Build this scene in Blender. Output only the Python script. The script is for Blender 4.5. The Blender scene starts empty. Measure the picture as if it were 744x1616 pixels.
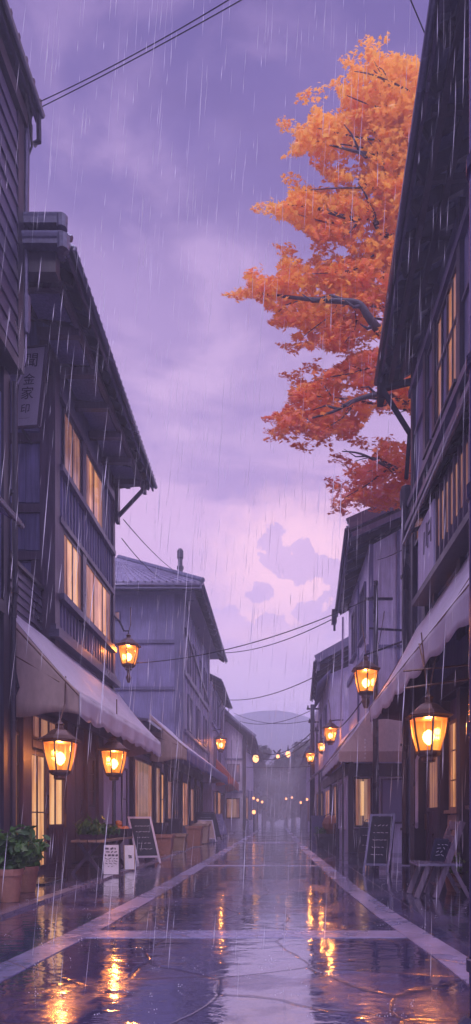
import bpy, math, random
from mathutils import Vector, Matrix, noise as mnoise
random.seed(7)
R = math.radians
sc = bpy.context.scene
COL = sc.collection
H = 1.1          # camera height
GZ = 0.03        # pavement height
rnd = random.random
def ru(a, b): return random.uniform(a, b)

# ------------------------------------------------------------------ mesh builder
def root_loc(p):
    while p.parent: p = p.parent
    return Vector(p.location)
SPLIT={'curtain','post','shopfront_post','beam','ledge','mullion_panel','side_panel','eave_beam','soffit_panel','stripe','wall_lamp','trim','rafter','diagonal_rail','balcony_rail','eave_bracket','roof_stay','barge_board','ridge_end_tiles','hanger','slats','collar','crossarm','stretcher','verge_board','eave_box','ridge_tiles','slat','sign_bracket'}
class MB:
    def __init__(s): s.v = []; s.f = []
    def hexa(s, p):
        n = len(s.v); s.v += [tuple(q) for q in p]
        for q in ((0,3,2,1),(4,5,6,7),(0,1,5,4),(1,2,6,5),(2,3,7,6),(3,0,4,7)): s.f.append(tuple(n+i for i in q))
        return s
    def box(s, x0, x1, y0, y1, z0, z1):
        x0,x1=min(x0,x1),max(x0,x1); y0,y1=min(y0,y1),max(y0,y1); z0,z1=min(z0,z1),max(z0,z1)
        return s.hexa([(x0,y0,z0),(x1,y0,z0),(x1,y1,z0),(x0,y1,z0),(x0,y0,z1),(x1,y0,z1),(x1,y1,z1),(x0,y1,z1)])
    def beam(s, p0, p1, w, h, up=(0,0,1)):
        p0,p1=Vector(p0),Vector(p1); d=(p1-p0).normalized(); u=Vector(up)
        if abs(d.dot(u))>.98: u=Vector((0,1,0)) if abs(d.y)<.9 else Vector((1,0,0))
        a=d.cross(u).normalized()*w/2; b=a.cross(d).normalized()*h/2
        return s.hexa([p0-a-b,p0+a-b,p1+a-b,p1-a-b,p0-a+b,p0+a+b,p1+a+b,p1-a+b])
    def tube(s, pts, r, n=6):
        pts=[Vector(p) for p in pts]; base=len(s.v); m=len(pts)
        rr = r if isinstance(r,(list,tuple)) else [r]*m
        prev=None
        for i,p in enumerate(pts):
            d=(pts[min(i+1,m-1)]-pts[max(i-1,0)]).normalized()
            u=Vector((0,0,1)) if abs(d.z)<.95 else Vector((0,1,0))
            a=d.cross(u).normalized()
            if prev and a.dot(prev)<0: a=-a
            prev=a
            b=d.cross(a).normalized()
            for k in range(n):
                t=2*math.pi*k/n; s.v.append(tuple(p+(a*math.cos(t)+b*math.sin(t))*rr[i]))
        for i in range(m-1):
            for k in range(n):
                a0=base+i*n+k; a1=base+i*n+(k+1)%n
                s.f.append((a0,a1,a1+n,a0+n))
        s.f.append(tuple(base+k for k in range(n))[::-1]); s.f.append(tuple(base+(m-1)*n+k for k in range(n)))
        return s
    def lathe(s, c, prof, n=12, rot=0):
        base=len(s.v); m=len(prof)
        for r,z in prof:
            for k in range(n):
                t=2*math.pi*k/n+rot; s.v.append((c[0]+r*math.cos(t),c[1]+r*math.sin(t),c[2]+z))
        for i in range(m-1):
            for k in range(n):
                a0=base+i*n+k; a1=base+i*n+(k+1)%n
                s.f.append((a0,a1,a1+n,a0+n))
        s.f.append(tuple(base+k for k in range(n))[::-1]); s.f.append(tuple(base+(m-1)*n+k for k in range(n)))
        return s
    def slab(s, p, off):      # quad p (4 pts) extruded by off
        o=Vector(off); p=[Vector(q) for q in p]
        return s.hexa([*p,*[q+o for q in p]])
    def prism(s, poly, off):
        o=Vector(off); n=len(s.v); m=len(poly)
        s.v += [tuple(Vector(q)) for q in poly]+[tuple(Vector(q)+o) for q in poly]
        s.f.append(tuple(range(n,n+m))[::-1]); s.f.append(tuple(range(n+m,n+2*m)))
        for i in range(m): j=(i+1)%m; s.f.append((n+i,n+j,n+m+j,n+m+i))
        return s
    def grid(s, fn, nu, nv):
        n=len(s.v)
        for i in range(nu+1):
            for j in range(nv+1): s.v.append(tuple(fn(i/nu,j/nv)))
        for i in range(nu):
            for j in range(nv):
                a=n+i*(nv+1)+j; s.f.append((a,a+nv+1,a+nv+2,a+1))
        return s
    def fan(s, c, pts):
        n=len(s.v); s.v.append(tuple(c)); s.v += [tuple(p) for p in pts]; m=len(pts)
        for i in range(m): s.f.append((n,n+1+i,n+1+(i+1)%m))
        return s
    def islands(s):
        par=list(range(len(s.v)))
        def find(a):
            while par[a]!=a: par[a]=par[par[a]]; a=par[a]
            return a
        for f in s.f:
            r=find(f[0])
            for i in f[1:]: par[find(i)]=r
        out={}
        for f in s.f: out.setdefault(find(f[0]),[]).append(f)
        return list(out.values())
    def build(s, name, mat, parent=None, smooth=False, solid=0, bevel=0, origin=None):
        if name in SPLIT and parent is not None:
            isl=s.islands()
            if 1<len(isl)<=100:
                first=None
                for fs in isl:
                    ids=sorted({i for f in fs for i in f}); mp={a:b for b,a in enumerate(ids)}
                    q=MB(); q.v=[s.v[i] for i in ids]; q.f=[tuple(mp[i] for i in f) for f in fs]
                    o=q.build(name,mat,parent,smooth,solid,bevel,origin); first=first or o
                return first
        me=bpy.data.meshes.new(name)
        if parent is not None: o=root_loc(parent)
        elif origin is not None: o=Vector(origin)
        else:
            xs=[v[0] for v in s.v]; ys=[v[1] for v in s.v]; zs=[v[2] for v in s.v]
            o=Vector(((min(xs)+max(xs))/2,(min(ys)+max(ys))/2,min(zs)))
        me.from_pydata([(v[0]-o.x,v[1]-o.y,v[2]-o.z) for v in s.v],[],s.f)
        me.update()
        me.materials.append(mat)
        if smooth:
            me.polygons.foreach_set('use_smooth',[True]*len(me.polygons))
        ob=bpy.data.objects.new(name,me); COL.objects.link(ob)
        if parent is not None: ob.parent=parent
        else: ob.location=o
        if solid:
            m=ob.modifiers.new('solid','SOLIDIFY'); m.thickness=solid
        if bevel:
            m=ob.modifiers.new('bevel','BEVEL'); m.width=bevel; m.segments=2; m.limit_method='ANGLE'
        return ob
def tag(o, label=None, cat=None, group=None, kind=None):
    if label: o['label']=label
    if cat: o['category']=cat
    if group: o['group']=group
    if kind: o['kind']=kind
    return o
def thing(name, loc, label, cat, group=None):
    o=bpy.data.objects.new(name,None); COL.objects.link(o); o.location=loc; o.empty_display_size=.2
    return tag(o,label,cat,group)
def copy_tree(o, parent=None):
    c=o.copy(); COL.objects.link(c); c.parent=parent
    for ch in list(o.children): copy_tree(ch,c)
    return c

# ------------------------------------------------------------------ materials
def srgb(r,g,b):
    f=lambda c:(c/255/12.92) if c/255<=.04045 else ((c/255+.055)/1.055)**2.4
    return (f(r),f(g),f(b),1)
class NT:
    def __init__(s, tree): s.t=tree; s.n=tree.nodes; s.l=tree.links
    def add(s, typ, **kw):
        n=s.n.new(typ)
        for k,v in kw.items():
            if k[0]=='i' and k[1:].isdigit(): s.set(n.inputs[int(k[1:])],v)
            else: setattr(n,k,v)
        return n
    def set(s, sock, v):
        if hasattr(v,'links') or isinstance(v,bpy.types.NodeSocket): s.l.new(v,sock)
        else: sock.default_value=v
    def math(s, op, a, b=None, c=None, clamp=False):
        n=s.n.new('ShaderNodeMath'); n.operation=op; n.use_clamp=clamp
        s.set(n.inputs[0],a)
        if b is not None: s.set(n.inputs[1],b)
        if c is not None: s.set(n.inputs[2],c)
        return n.outputs[0]
    def mix(s, f, a, b, blend='MIX'):
        n=s.n.new('ShaderNodeMix'); n.data_type='RGBA'; n.blend_type=blend
        s.set(n.inputs[0],f); s.set(n.inputs[6],a); s.set(n.inputs[7],b); return n.outputs[2]
    def noise(s, vec, scale, detail=4, rough=.55, dist=0):
        n=s.n.new('ShaderNodeTexNoise'); n.inputs['Scale'].default_value=scale; n.inputs['Detail'].default_value=detail
        n.inputs['Roughness'].default_value=rough; n.inputs['Distortion'].default_value=dist
        if vec is not None: s.l.new(vec,n.inputs['Vector'])
        return n.outputs['Fac']
    def mapr(s, v, a, b, c=0, d=1, smooth=False):
        n=s.n.new('ShaderNodeMapRange'); n.interpolation_type='SMOOTHSTEP' if smooth else 'LINEAR'
        s.set(n.inputs[0],v); n.inputs[1].default_value=a; n.inputs[2].default_value=b; n.inputs[3].default_value=c; n.inputs[4].default_value=d
        return n.outputs[0]
    def scalev(s, vec, sx, sy, sz, loc=(0,0,0)):
        n=s.n.new('ShaderNodeMapping'); n.inputs['Scale'].default_value=(sx,sy,sz); n.inputs['Location'].default_value=loc
        s.l.new(vec,n.inputs['Vector']); return n.outputs[0]
    def ramp(s, f, stops, interp='LINEAR'):
        n=s.n.new('ShaderNodeValToRGB'); cr=n.color_ramp; cr.interpolation=interp
        while len(cr.elements)<len(stops): cr.elements.new(.5)
        for e,(p,c) in zip(cr.elements,stops): e.position=p; e.color=c
        s.set(n.inputs[0],f); return n.outputs[0]
    def bump(s, h, strength=.3, dist=.02, normal=None):
        n=s.n.new('ShaderNodeBump'); n.inputs['Strength'].default_value=strength; n.inputs['Distance'].default_value=dist
        s.l.new(h,n.inputs['Height'])
        if normal: s.l.new(normal,n.inputs['Normal'])
        return n.outputs[0]
def new_mat(name):
    m=bpy.data.materials.new(name); m.use_nodes=True
    t=NT(m.node_tree); t.n.clear()
    out=t.n.new('ShaderNodeOutputMaterial'); bs=t.n.new('ShaderNodeBsdfPrincipled'); t.l.new(bs.outputs[0],out.inputs[0])
    return m,t,bs,out
def rgb(c): return (*c,1) if len(c)==3 else c
def surf(name, c, var=.35, rough=.45, grain=(6,6,.7), scale=3, bump=.25, spec=.5, metal=0, bdist=.01, coat=0, trans=0):
    """weathered surface: streaky colour, uneven gloss, fine bump"""
    m,t,bs,out=new_mat(name); c=rgb(c)
    P=t.add('ShaderNodeNewGeometry').outputs['Position']
    v=t.scalev(P,*grain)
    n1=t.noise(v,scale,6,.6); n2=t.noise(P,.9,3,.6)
    lo=tuple(x*(1-var) for x in c[:3])+(1,); hi=tuple(min(1,x*(1+var)) for x in c[:3])+(1,)
    f=t.math('ADD',t.math('MULTIPLY',n1,.6),t.math('MULTIPLY',n2,.5))
    colr=t.ramp(f,[(.38,lo),(.72,hi)])
    t.l.new(colr,bs.inputs['Base Color'])
    t.set(bs.inputs['Roughness'],t.mapr(n2,.3,.7,rough*.65,min(1,rough*1.3)))
    bs.inputs['Specular IOR Level'].default_value=spec; bs.inputs['Metallic'].default_value=metal
    bs.inputs['Coat Weight'].default_value=coat; bs.inputs['Coat Roughness'].default_value=.15
    if bump: t.l.new(t.bump(n1,bump,bdist),bs.inputs['Normal'])
    if trans:
        tr=t.add('ShaderNodeBsdfTranslucent'); t.l.new(colr,tr.inputs[0])
        mx=t.add('ShaderNodeMixShader'); mx.inputs[0].default_value=trans
        t.l.new(bs.outputs[0],mx.inputs[1]); t.l.new(tr.outputs[0],mx.inputs[2]); t.l.new(mx.outputs[0],out.inputs[0])
    return m
WOOD=surf('dark_violet_wood',(.080,.074,.165),.5,.42,(7,7,.5),3,.45)
WOOD2=surf('grey_violet_boards',(.15,.14,.29),.45,.45,(7,7,.4),3,.4)
WOODR=surf('red_brown_wood',(.078,.054,.10),.45,.42,(7,7,.5),3,.4)
CHAIRM=surf('wet_chair_wood',(.26,.20,.27),.4,.3,(7,7,.5),3,.4)
WOODD=surf('near_black_wood',(.028,.023,.048),.4,.4,(7,7,.5),3,.35)
WOODH=surf('horizontal_grain_wood',(.09,.078,.15),.45,.4,(.8,.8,8),3,.4)
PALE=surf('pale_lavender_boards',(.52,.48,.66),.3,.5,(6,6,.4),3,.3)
PLAST=surf('lavender_plaster',(.5,.44,.58),.2,.6,(1.5,1.5,.7),3,.25)
PLASTW=surf('warm_plaster',(.34,.24,.22),.2,.6,(1.5,1.5,.7),3,.25)
TILE=surf('wet_grey_roof_tile',(.10,.10,.18),.35,.25,(3,3,3),4,.3,.6,0,.01,.4)
TIN=surf('wet_tin_roof',(.19,.175,.28),.25,.28,(5,.6,.6),4,.3,.6)
METAL=surf('dark_painted_metal',(.04,.035,.06),.3,.3,(4,4,4),6,.15,.6,.3)
GUT=surf('wet_gutter_metal',(.10,.09,.16),.3,.22,(4,4,4),6,.15,.7,.4)
BLUEP=surf('blue_violet_paint',(.085,.075,.22),.3,.25,(3,3,.4),5,.25,.6)
BRONZE=surf('aged_bronze',(.13,.065,.05),.35,.38,(6,6,6),8,.2,.6,.35)
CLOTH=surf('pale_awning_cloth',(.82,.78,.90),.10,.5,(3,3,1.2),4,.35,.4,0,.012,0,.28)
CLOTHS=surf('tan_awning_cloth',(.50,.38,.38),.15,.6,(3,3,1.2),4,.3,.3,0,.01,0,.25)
CLOTHB=surf('blue_awning_cloth',(.12,.13,.34),.2,.5,(3,3,1.2),4,.3,.4,0,.01,0,.2)
CLOTHR=surf('orange_awning_cloth',(.55,.13,.07),.2,.5,(3,3,1.2),4,.3,.4,0,.01,0,.3)
CLOTHM=surf('maroon_awning_cloth',(.10,.06,.10),.3,.5,(3,3,1.2),4,.3,.4)
TERRA=surf('terracotta',(.30,.14,.11),.25,.5,(3,3,3),5,.3)
SOIL=surf('potting_soil',(.02,.014,.012),.5,.9,(9,9,9),8,.6)
BOARD=surf('chalkboard_slate',(.028,.032,.055),.35,.7,(2,2,2),6,.1,.2)
PAPER=surf('printed_paper',(.62,.60,.70),.08,.45,(2,2,2),5,.05)
INK=surf('grey_ink',(.06,.05,.09),.2,.6,(3,3,3),5,0)
CHALK=surf('chalk',(.55,.52,.62),.2,.8,(8,8,8),9,0)
MATTE=surf('matte_black_timber',(.02,.016,.03),.3,.85,(5,5,.6),3,.3,.1)
BARK=surf('dark_bark',(.045,.028,.05),.45,.6,(3,3,1),8,.6,.4,0,.02)
CARD=surf('cardboard',(.30,.20,.15),.2,.6,(2,2,2),5,.2)
BLACKC=surf('black_cable',(.012,.01,.02),.2,.5,(2,2,2),3,0)
SEATM=surf('wet_seat_wood',(.26,.23,.34),.3,.2,(.8,6,6),4,.3,.7)
ORANGEM=surf('orange_produce',(.55,.15,.03),.35,.45,(9,9,9),6,.3)

def glow_mat(name, c, strength, hi=None, warm=1.0, blotch=1.0):
    """lit window: room glow and curtain folds painted into an emissive colour"""
    m,t,bs,out=new_mat(name)
    P=t.add('ShaderNodeNewGeometry').outputs['Position']
    sep=t.add('ShaderNodeSeparateXYZ'); t.l.new(P,sep.inputs[0])
    u=t.math('ADD',sep.outputs[0],sep.outputs[1])
    cv=t.add('ShaderNodeCombineXYZ'); t.set(cv.inputs[0],t.math('MULTIPLY',u,5)); t.set(cv.inputs[1],t.math('MULTIPLY',sep.outputs[2],.35))
    n=t.noise(cv.outputs[0],1.6,4,.6)
    n2=t.noise(P,1.3,2,.5)
    n3=t.noise(t.scalev(P,6,6,.2),1.0,2,.5); oi=t.add('ShaderNodeObjectInfo').outputs['Random']
    f=t.math('ADD',t.math('MULTIPLY',n,.60),t.math('MULTIPLY',n2,.40)); f=t.math('ADD',f,t.math('MULTIPLY',t.math('SUBTRACT',n3,.36),.75)); f=t.math('ADD',f,t.math('MULTIPLY',t.math('SUBTRACT',oi,.5),.14))
    c=rgb(c); hi=rgb(hi or tuple(min(1,x*1.5) for x in c[:3]))
    lo=(c[0]*.35,c[1]*.28,c[2]*.35,1)
    colr=t.ramp(f,[(.42,lo),(.58,c),(.76,hi)])
    bs.inputs['Base Color'].default_value=(.10,.07,.06,1); bs.inputs['Roughness'].default_value=.12
    t.l.new(colr,bs.inputs['Emission Color']); bs.inputs['Emission Strength'].default_value=strength
    return m
LIT=glow_mat('lit_window_glass',(.52,.19,.085),.66,(1,.44,.19))
LITD=glow_mat('dim_lit_glass',(.30,.12,.10),.5,(.62,.28,.16))
LITW=glow_mat('warm_shopfront_glass',(.36,.19,.13),.42,(.62,.32,.22))
LITB=glow_mat('bright_shop_light',(.82,.36,.14),.70,(1,.56,.26))
CURT=glow_mat('emissive_curtain',(.30,.11,.07),.5,(.55,.22,.12))  # light through the curtain is painted in as its own dim emission
DARKG,t_,bs_,_o=new_mat('dark_window_glass')
bs_.inputs['Base Color'].default_value=(.05,.045,.09,1); bs_.inputs['Roughness'].default_value=.08
t_.l.new(t_.bump(t_.noise(t_.add('ShaderNodeNewGeometry').outputs['Position'],3,2),.08,.02),bs_.inputs['Normal'])
PALEG,t_,bs_,_o=new_mat('pale_violet_glass')
bs_.inputs['Base Color'].default_value=(.22,.20,.32,1); bs_.inputs['Roughness'].default_value=.1; bs_.inputs['Specular IOR Level'].default_value=.9  # pale violet base colour with a strong specular

def emis(name, c, s):
    m=bpy.data.materials.new(name); m.use_nodes=True; t=NT(m.node_tree); t.n.clear()
    out=t.n.new('ShaderNodeOutputMaterial'); e=t.n.new('ShaderNodeEmission'); e.inputs[0].default_value=rgb(c); e.inputs[1].default_value=s
    t.l.new(e.outputs[0],out.inputs[0]); return m
BULB=emis('glowing_bulb',(1,.66,.30),30)
FBULB=emis('festoon_bulb_glow',(1,.42,.17),2.6)
def amber():
    m,t,bs,out=new_mat('amber_lantern_glass')
    P=t.add('ShaderNodeTexCoord').outputs['Object']
    n=t.noise(t.scalev(P,9,9,3),1.5,4,.6)
    sp=t.add('ShaderNodeSeparateXYZ'); t.l.new(P,sp.inputs[0])
    # bulb's glow painted into the glass emission, strongest level with the bulb
    dz=t.math('ABSOLUTE',t.math('SUBTRACT',sp.outputs[2],.31))
    near=t.mapr(dz,0,.30,1,.0,True)
    f=t.math('ADD',t.math('MULTIPLY',n,.6),t.math('MULTIPLY',near,.4),clamp=True)
    colr=t.ramp(f,[(.25,(.30,.065,.008,1)),(.6,(.72,.20,.025,1)),(.95,(1,.38,.07,1))])
    em=t.add('ShaderNodeEmission'); t.l.new(colr,em.inputs[0]); em.inputs[1].default_value=1.9
    tr=t.add('ShaderNodeBsdfTransparent'); tr.inputs[0].default_value=(1,.62,.28,1)
    mx=t.add('ShaderNodeMixShader'); mx.inputs[0].default_value=.6; t.l.new(tr.outputs[0],mx.inputs[1]); t.l.new(em.outputs[0],mx.inputs[2])
    gl=t.add('ShaderNodeBsdfGlossy'); gl.inputs[1].default_value=.15
    m2=t.add('ShaderNodeMixShader'); m2.inputs[0].default_value=.05; t.l.new(mx.outputs[0],m2.inputs[1]); t.l.new(gl.outputs[0],m2.inputs[2])
    t.l.new(m2.outputs[0],out.inputs[0]); t.n.remove(bs)
    return m
AMBER=amber()

def leafmat(name, stops, zr=None, trans=.35, rough=.45):
    m,t,bs,out=new_mat(name)
    g=t.add('ShaderNodeNewGeometry'); P=g.outputs['Position']
    rp=g.outputs['Random Per Island']
    n=t.noise(P,.75,3,.6)
    f=t.math('ADD',t.math('MULTIPLY',n,.70),t.math('MULTIPLY',rp,.30))
    if zr:
        sp=t.add('ShaderNodeSeparateXYZ'); t.l.new(P,sp.inputs[0])
        f=t.math('ADD',f,t.mapr(sp.outputs[2],zr[0],zr[1],-.22,.22))
    colr=t.ramp(f,stops)
    t.l.new(colr,bs.inputs['Base Color']); bs.inputs['Roughness'].default_value=rough
    tr=t.add('ShaderNodeBsdfTranslucent'); t.l.new(colr,tr.inputs[0])
    mx=t.add('ShaderNodeMixShader'); mx.inputs[0].default_value=trans
    t.l.new(bs.outputs[0],mx.inputs[1]); t.l.new(tr.outputs[0],mx.inputs[2]); t.l.new(mx.outputs[0],out.inputs[0])
    return m
MAPLE=leafmat('autumn_maple_leaf',[(.14,(.92,.34,.30,1)),(.30,(.90,.30,.14,1)),(.48,(.93,.36,.07,1)),(.64,(.98,.55,.09,1))],(9,19),.5)
GREEN=leafmat('green_leaf',[(.2,(.03,.08,.025,1)),(.5,(.06,.16,.04,1)),(.8,(.13,.24,.06,1))])
FARL=leafmat('distant_dark_foliage',[(.2,(.015,.02,.02,1)),(.8,(.05,.06,.05,1))])

# ------------------------------------------------------------------ wet road material
def wet(name, c, pattern, ro=0, cw=1.0, spec=.75):
    m,t,bs,out=new_mat(name)
    P=t.add('ShaderNodeNewGeometry').outputs['Position']
    big=t.noise(P,.55,5,.6,.4); fine=t.noise(P,14,5,.65); mid=t.noise(P,2.3,4,.6)
    c=rgb(c)
    base=t.ramp(t.math('ADD',t.math('MULTIPLY',mid,.5),t.math('MULTIPLY',fine,.5)),[(.35,tuple(x*.62 for x in c[:3])+(1,)),(.68,tuple(x*1.35 for x in c[:3])+(1,))])
    crack=None
    if pattern=='crazy':
        v=t.add('ShaderNodeTexVoronoi'); v.feature='DISTANCE_TO_EDGE'; v.inputs['Scale'].default_value=1.05
        wv=t.add('ShaderNodeVectorMath'); wv.operation='ADD'
        nn=t.n.new('ShaderNodeTexNoise'); nn.inputs['Scale'].default_value=1.2; nn.inputs['Detail'].default_value=3; t.l.new(P,nn.inputs['Vector'])
        sc_=t.add('ShaderNodeVectorMath'); sc_.operation='SCALE'; t.l.new(nn.outputs['Color'],sc_.inputs[0]); sc_.inputs['Scale'].default_value=.28
        t.l.new(P,wv.inputs[0]); t.l.new(sc_.outputs[0],wv.inputs[1]); t.l.new(wv.outputs[0],v.inputs['Vector'])
        crack=t.mapr(v.outputs['Distance'],.004,.020,1,0,True)
        vc=t.add('ShaderNodeTexVoronoi'); vc.inputs['Scale'].default_value=1.05; t.l.new(wv.outputs[0],vc.inputs['Vector'])
        sp=t.add('ShaderNodeSeparateColor'); t.l.new(vc.outputs['Color'],sp.inputs[0])
        base=t.mix(t.math('MULTIPLY',sp.outputs[0],.35),base,(c[0]*1.7,c[1]*1.6,c[2]*1.7,1))
    elif pattern=='slab':
        b=t.add('ShaderNodeTexBrick'); b.inputs['Scale'].default_value=1; b.inputs['Brick Width'].default_value=1.2; b.inputs['Row Height'].default_value=.6
        b.inputs['Mortar Size'].default_value=.008; b.inputs['Mortar Smooth'].default_value=.4
        b.inputs['Color1'].default_value=(.8,.8,.8,1); b.inputs['Color2'].default_value=(1.2,1.2,1.2,1); b.inputs['Mortar'].default_value=(.3,.3,.3,1)
        t.l.new(t.scalev(P,1,1,1),b.inputs['Vector'])
        base=t.mix(1,base,b.outputs['Color'],'MULTIPLY'); crack=b.outputs['Fac']
    elif pattern=='band':
        sp0=t.add('ShaderNodeSeparateXYZ'); t.l.new(P,sp0.inputs[0])
        fr=t.math('FRACT',t.math('MULTIPLY',t.math('ADD',sp0.outputs[0],sp0.outputs[1]),.9))
        crack=t.mapr(t.math('ABSOLUTE',t.math('SUBTRACT',fr,.5)),.003,.012,1,0)
    if crack is not None: base=t.mix(t.math('MULTIPLY',crack,.5),base,(.012,.01,.02,1))
    t.l.new(base,bs.inputs['Base Color'])
    pud=t.mapr(t.math('ADD',t.math('MULTIPLY',big,.8),t.math('MULTIPLY',mid,.2)),.455,.50,0,1,True)            # standing water
    rr=t.math('SUBTRACT',t.mapr(mid,.35,.65,.15,.26),t.math('MULTIPLY',pud,.14))
    t.set(bs.inputs['Roughness'],t.math('MAXIMUM',t.math('ADD',rr,ro),.035))
    bs.inputs['IOR'].default_value=2.0; bs.inputs['Specular IOR Level'].default_value=spec
    cwt=t.mapr(pud,0,1,.40*cw,cw)
    if crack is not None: cwt=t.math('MULTIPLY',cwt,t.math('SUBTRACT',1,t.math('MULTIPLY',crack,.85)))
    t.set(bs.inputs['Coat Weight'],cwt); bs.inputs['Coat IOR'].default_value=2.1; bs.inputs['Coat Roughness'].default_value=.04
    h=t.math('MULTIPLY',fine,t.mapr(pud,0,1,.5,.04))
    h=t.math('ADD',h,t.math('MULTIPLY',mid,.5))
    if crack is not None: h=t.math('SUBTRACT',h,t.math('MULTIPLY',crack,.5))
    b1=t.bump(h,.28,.012)
    # rain ripples on the film of water
    w=t.noise(t.scalev(P,4,8,4),1.0,3,.5)
    b2=t.bump(w,.34,.012,b1)
    t.l.new(b2,bs.inputs['Normal'])
    w2=t.bump(w,.40,.011)
    t.l.new(w2,bs.inputs['Coat Normal'])
    return m
ROADM=wet('wet_paved_road',(.055,.052,.135),'crazy')
WALKM=wet('wet_pavement_slabs',(.07,.064,.14),'slab')
BANDM=wet('wet_pale_stone_band',(.24,.235,.42),'band',.16,.25,.45)
KERBM=wet('wet_kerb_stone',(.20,.17,.28),'band',.1,.6)
GROUNDM=wet('wet_open_ground',(.06,.055,.08),'none')

# ------------------------------------------------------------------ setting
def struct(ob): ob['kind']='structure'; return ob
g=MB(); g.hexa([(-170,-30,-.3),(170,-30,-.3),(170,320,-.3),(-170,320,-.3),(-170,-30,-.012),(170,-30,-.012),(170,320,-.012),(-170,320,-.012)])
struct(g.build('ground',GROUNDM))
g=MB(); g.box(-3.0,2.75,-6,125,-.05,0); struct(g.build('road',ROADM))
# left pavement is a thin slab with a kerb, right one too
g=MB(); g.box(-12,-3.02,-6,118,-.05,GZ); struct(g.build('pavement',WALKM))
g=MB(); g.box(1.62,12,-6,118,-.05,.004); ob=struct(g.build('pavement',WALKM))
g=MB()
g.box(-3.16,-3.0,-6,118,-.04,GZ+.006); struct(g.build('kerb',KERBM))
# pale bands let into the road
g=MB()
def strip(pts, w, z=.006):
    for a,b in zip(pts[:-1],pts[1:]):
        g.hexa([(a[0]-w/2,a[1],-.02),(a[0]+w/2,a[1],-.02),(b[0]+w/2,b[1],-.02),(b[0]-w/2,b[1],-.02),(a[0]-w/2,a[1],z),(a[0]+w/2,a[1],z),(b[0]+w/2,b[1],z),(b[0]-w/2,b[1],z)])
strip([(-2.05,3),(-1.85,6),(-1.75,10),(-1.6,30),(-1.5,110)],.26)
struct(g.build('paving_band',BANDM))
g=MB(); strip([(1.42,3),(1.36,5),(1.24,7),(1.14,10),(.98,20),(.95,30),(.95,110)],.26,.0075)
struct(g.build('paving_band',BANDM))
g=MB()
for a,b in ((5.76,6.12),):
    g.box(-1.75,1.2,a,b,-.02,.0045)
g.box(-1.6,.9,26.6,28,-.02,.0045); g.box(-1.6,1.0,14.2,14.5,-.02,.0045)
struct(g.build('paving_band',BANDM))
# hills
g=MB()
def hillz(x,y):
    rid=27*math.exp(-((x-1)/34)**2)+17*math.exp(-((x+48)/40)**2)+19*math.exp(-((x-62)/38)**2)
    return rid*math.exp(-((y-185)/26)**2)+mnoise.noise(Vector((x*.05,y*.05,0)))*1.2
g.grid(lambda u,v:(-150+300*u,130+120*v,max(-.2,hillz(-150+300*u,130+120*v))-.15),70,30)
HILLM=surf('misty_wooded_hill',(.10,.10,.14),.3,.9,(.3,.3,.3),2,.5)
struct(g.build('hills',HILLM,smooth=True))

# ------------------------------------------------------------------ facade helpers
class Face:
    def __init__(s, kind, pos): s.k=kind; s.p=pos
    def P(s,u,z,o):
        return {'L':(s.p+o,u,z),'R':(s.p-o,u,z),'F':(u,s.p-o,z)}[s.k]
    def box(s,mb,u0,u1,z0,z1,o0,o1):
        a=s.P(u0,z0,o0); b=s.P(u1,z1,o1); mb.box(a[0],b[0],a[1],b[1],a[2],b[2])
def battens(mb,F,u0,u1,z0,z1,pitch=.28,w=.05,o=.028):
    n=max(1,round((u1-u0)/pitch))
    for i in range(n+1):
        u=u0+(u1-u0)*i/n+ru(-.015,.015); F.box(mb,u-w/2,u+w/2,z0,z1,-.02,o+ru(-.006,.006))
def planks(mb,F,u0,u1,z0,z1,pitch=.2,o=.0):
    n=max(1,round((u1-u0)/pitch)); w=(u1-u0)/n
    for i in range(n): F.box(mb,u0+i*w+.006,u0+(i+1)*w-.006,z0+ru(0,.02),z1,-.03,o+.022+ru(-.008,.008))
def siding(mb,F,u0,u1,z0,z1,pitch=.2):
    n=max(1,round((z1-z0)/pitch)); h=(z1-z0)/n
    for i in range(n):
        a=z0+i*h; p=[F.P(u0,a,.0),F.P(u1,a,.0),F.P(u1,a,.05),F.P(u0,a,.05),F.P(u0,a+h+.02,.0),F.P(u1,a+h+.02,.0),F.P(u1,a+h+.02,.016),F.P(u0,a+h+.02,.016)]
        mb.hexa(p)
def window(F,parent,u0,u1,z0,z1,pane=None,cols=2,rows=1,frame=None,fw=.055,sill=True,o=.07,name='window',extra=None):
    frame=frame or WOODR; pane=pane or LIT
    m=MB()
    F.box(m,u0,u1,z1-fw,z1,-.02,o); F.box(m,u0,u1,z0,z0+fw,-.02,o)
    F.box(m,u0,u0+fw,z0+fw,z1-fw,-.02,o-.003); F.box(m,u1-fw,u1,z0+fw,z1-fw,-.02,o-.003)
    for i in range(1,cols):
        u=u0+(u1-u0)*i/cols; F.box(m,u-fw*.35,u+fw*.35,z0+fw,z1-fw,-.02,o-.012)
    for i in range(1,rows):
        z=z0+(z1-z0)*i/rows; F.box(m,u0+fw,u1-fw,z-fw*.22,z+fw*.22,-.02,o-.02)
    w=m.build(name,frame,parent)
    q=MB(); F.box(q,u0+fw*.6,u1-fw*.6,z0+fw*.6,z1-fw*.6,-.01,.025); q.build('pane',pane,w)
    if pane in (LIT,LITB,LITW) and u1-u0>.5:
        cwid=(u1-u0)*.17
        q=MB()
        for (a,b) in ((u0+fw,u0+fw+cwid),(u1-fw-cwid,u1-fw)):
            nb=len(q.v)
            q.grid(lambda u,v:F.P(a+(b-a)*u*(1 if a<(u0+u1)/2 else 1)+0*v, z0+fw+(z1-z0-2*fw)*v, .034+.006*math.sin(u*20)),14,3)
        q.build('curtain',CURT,w)
    if sill:
        q=MB(); F.box(q,u0-.06,u1+.06,z0-.06,z0-.003,-.02,o+.07); q.build('sill',frame,w)
    return w
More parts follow.
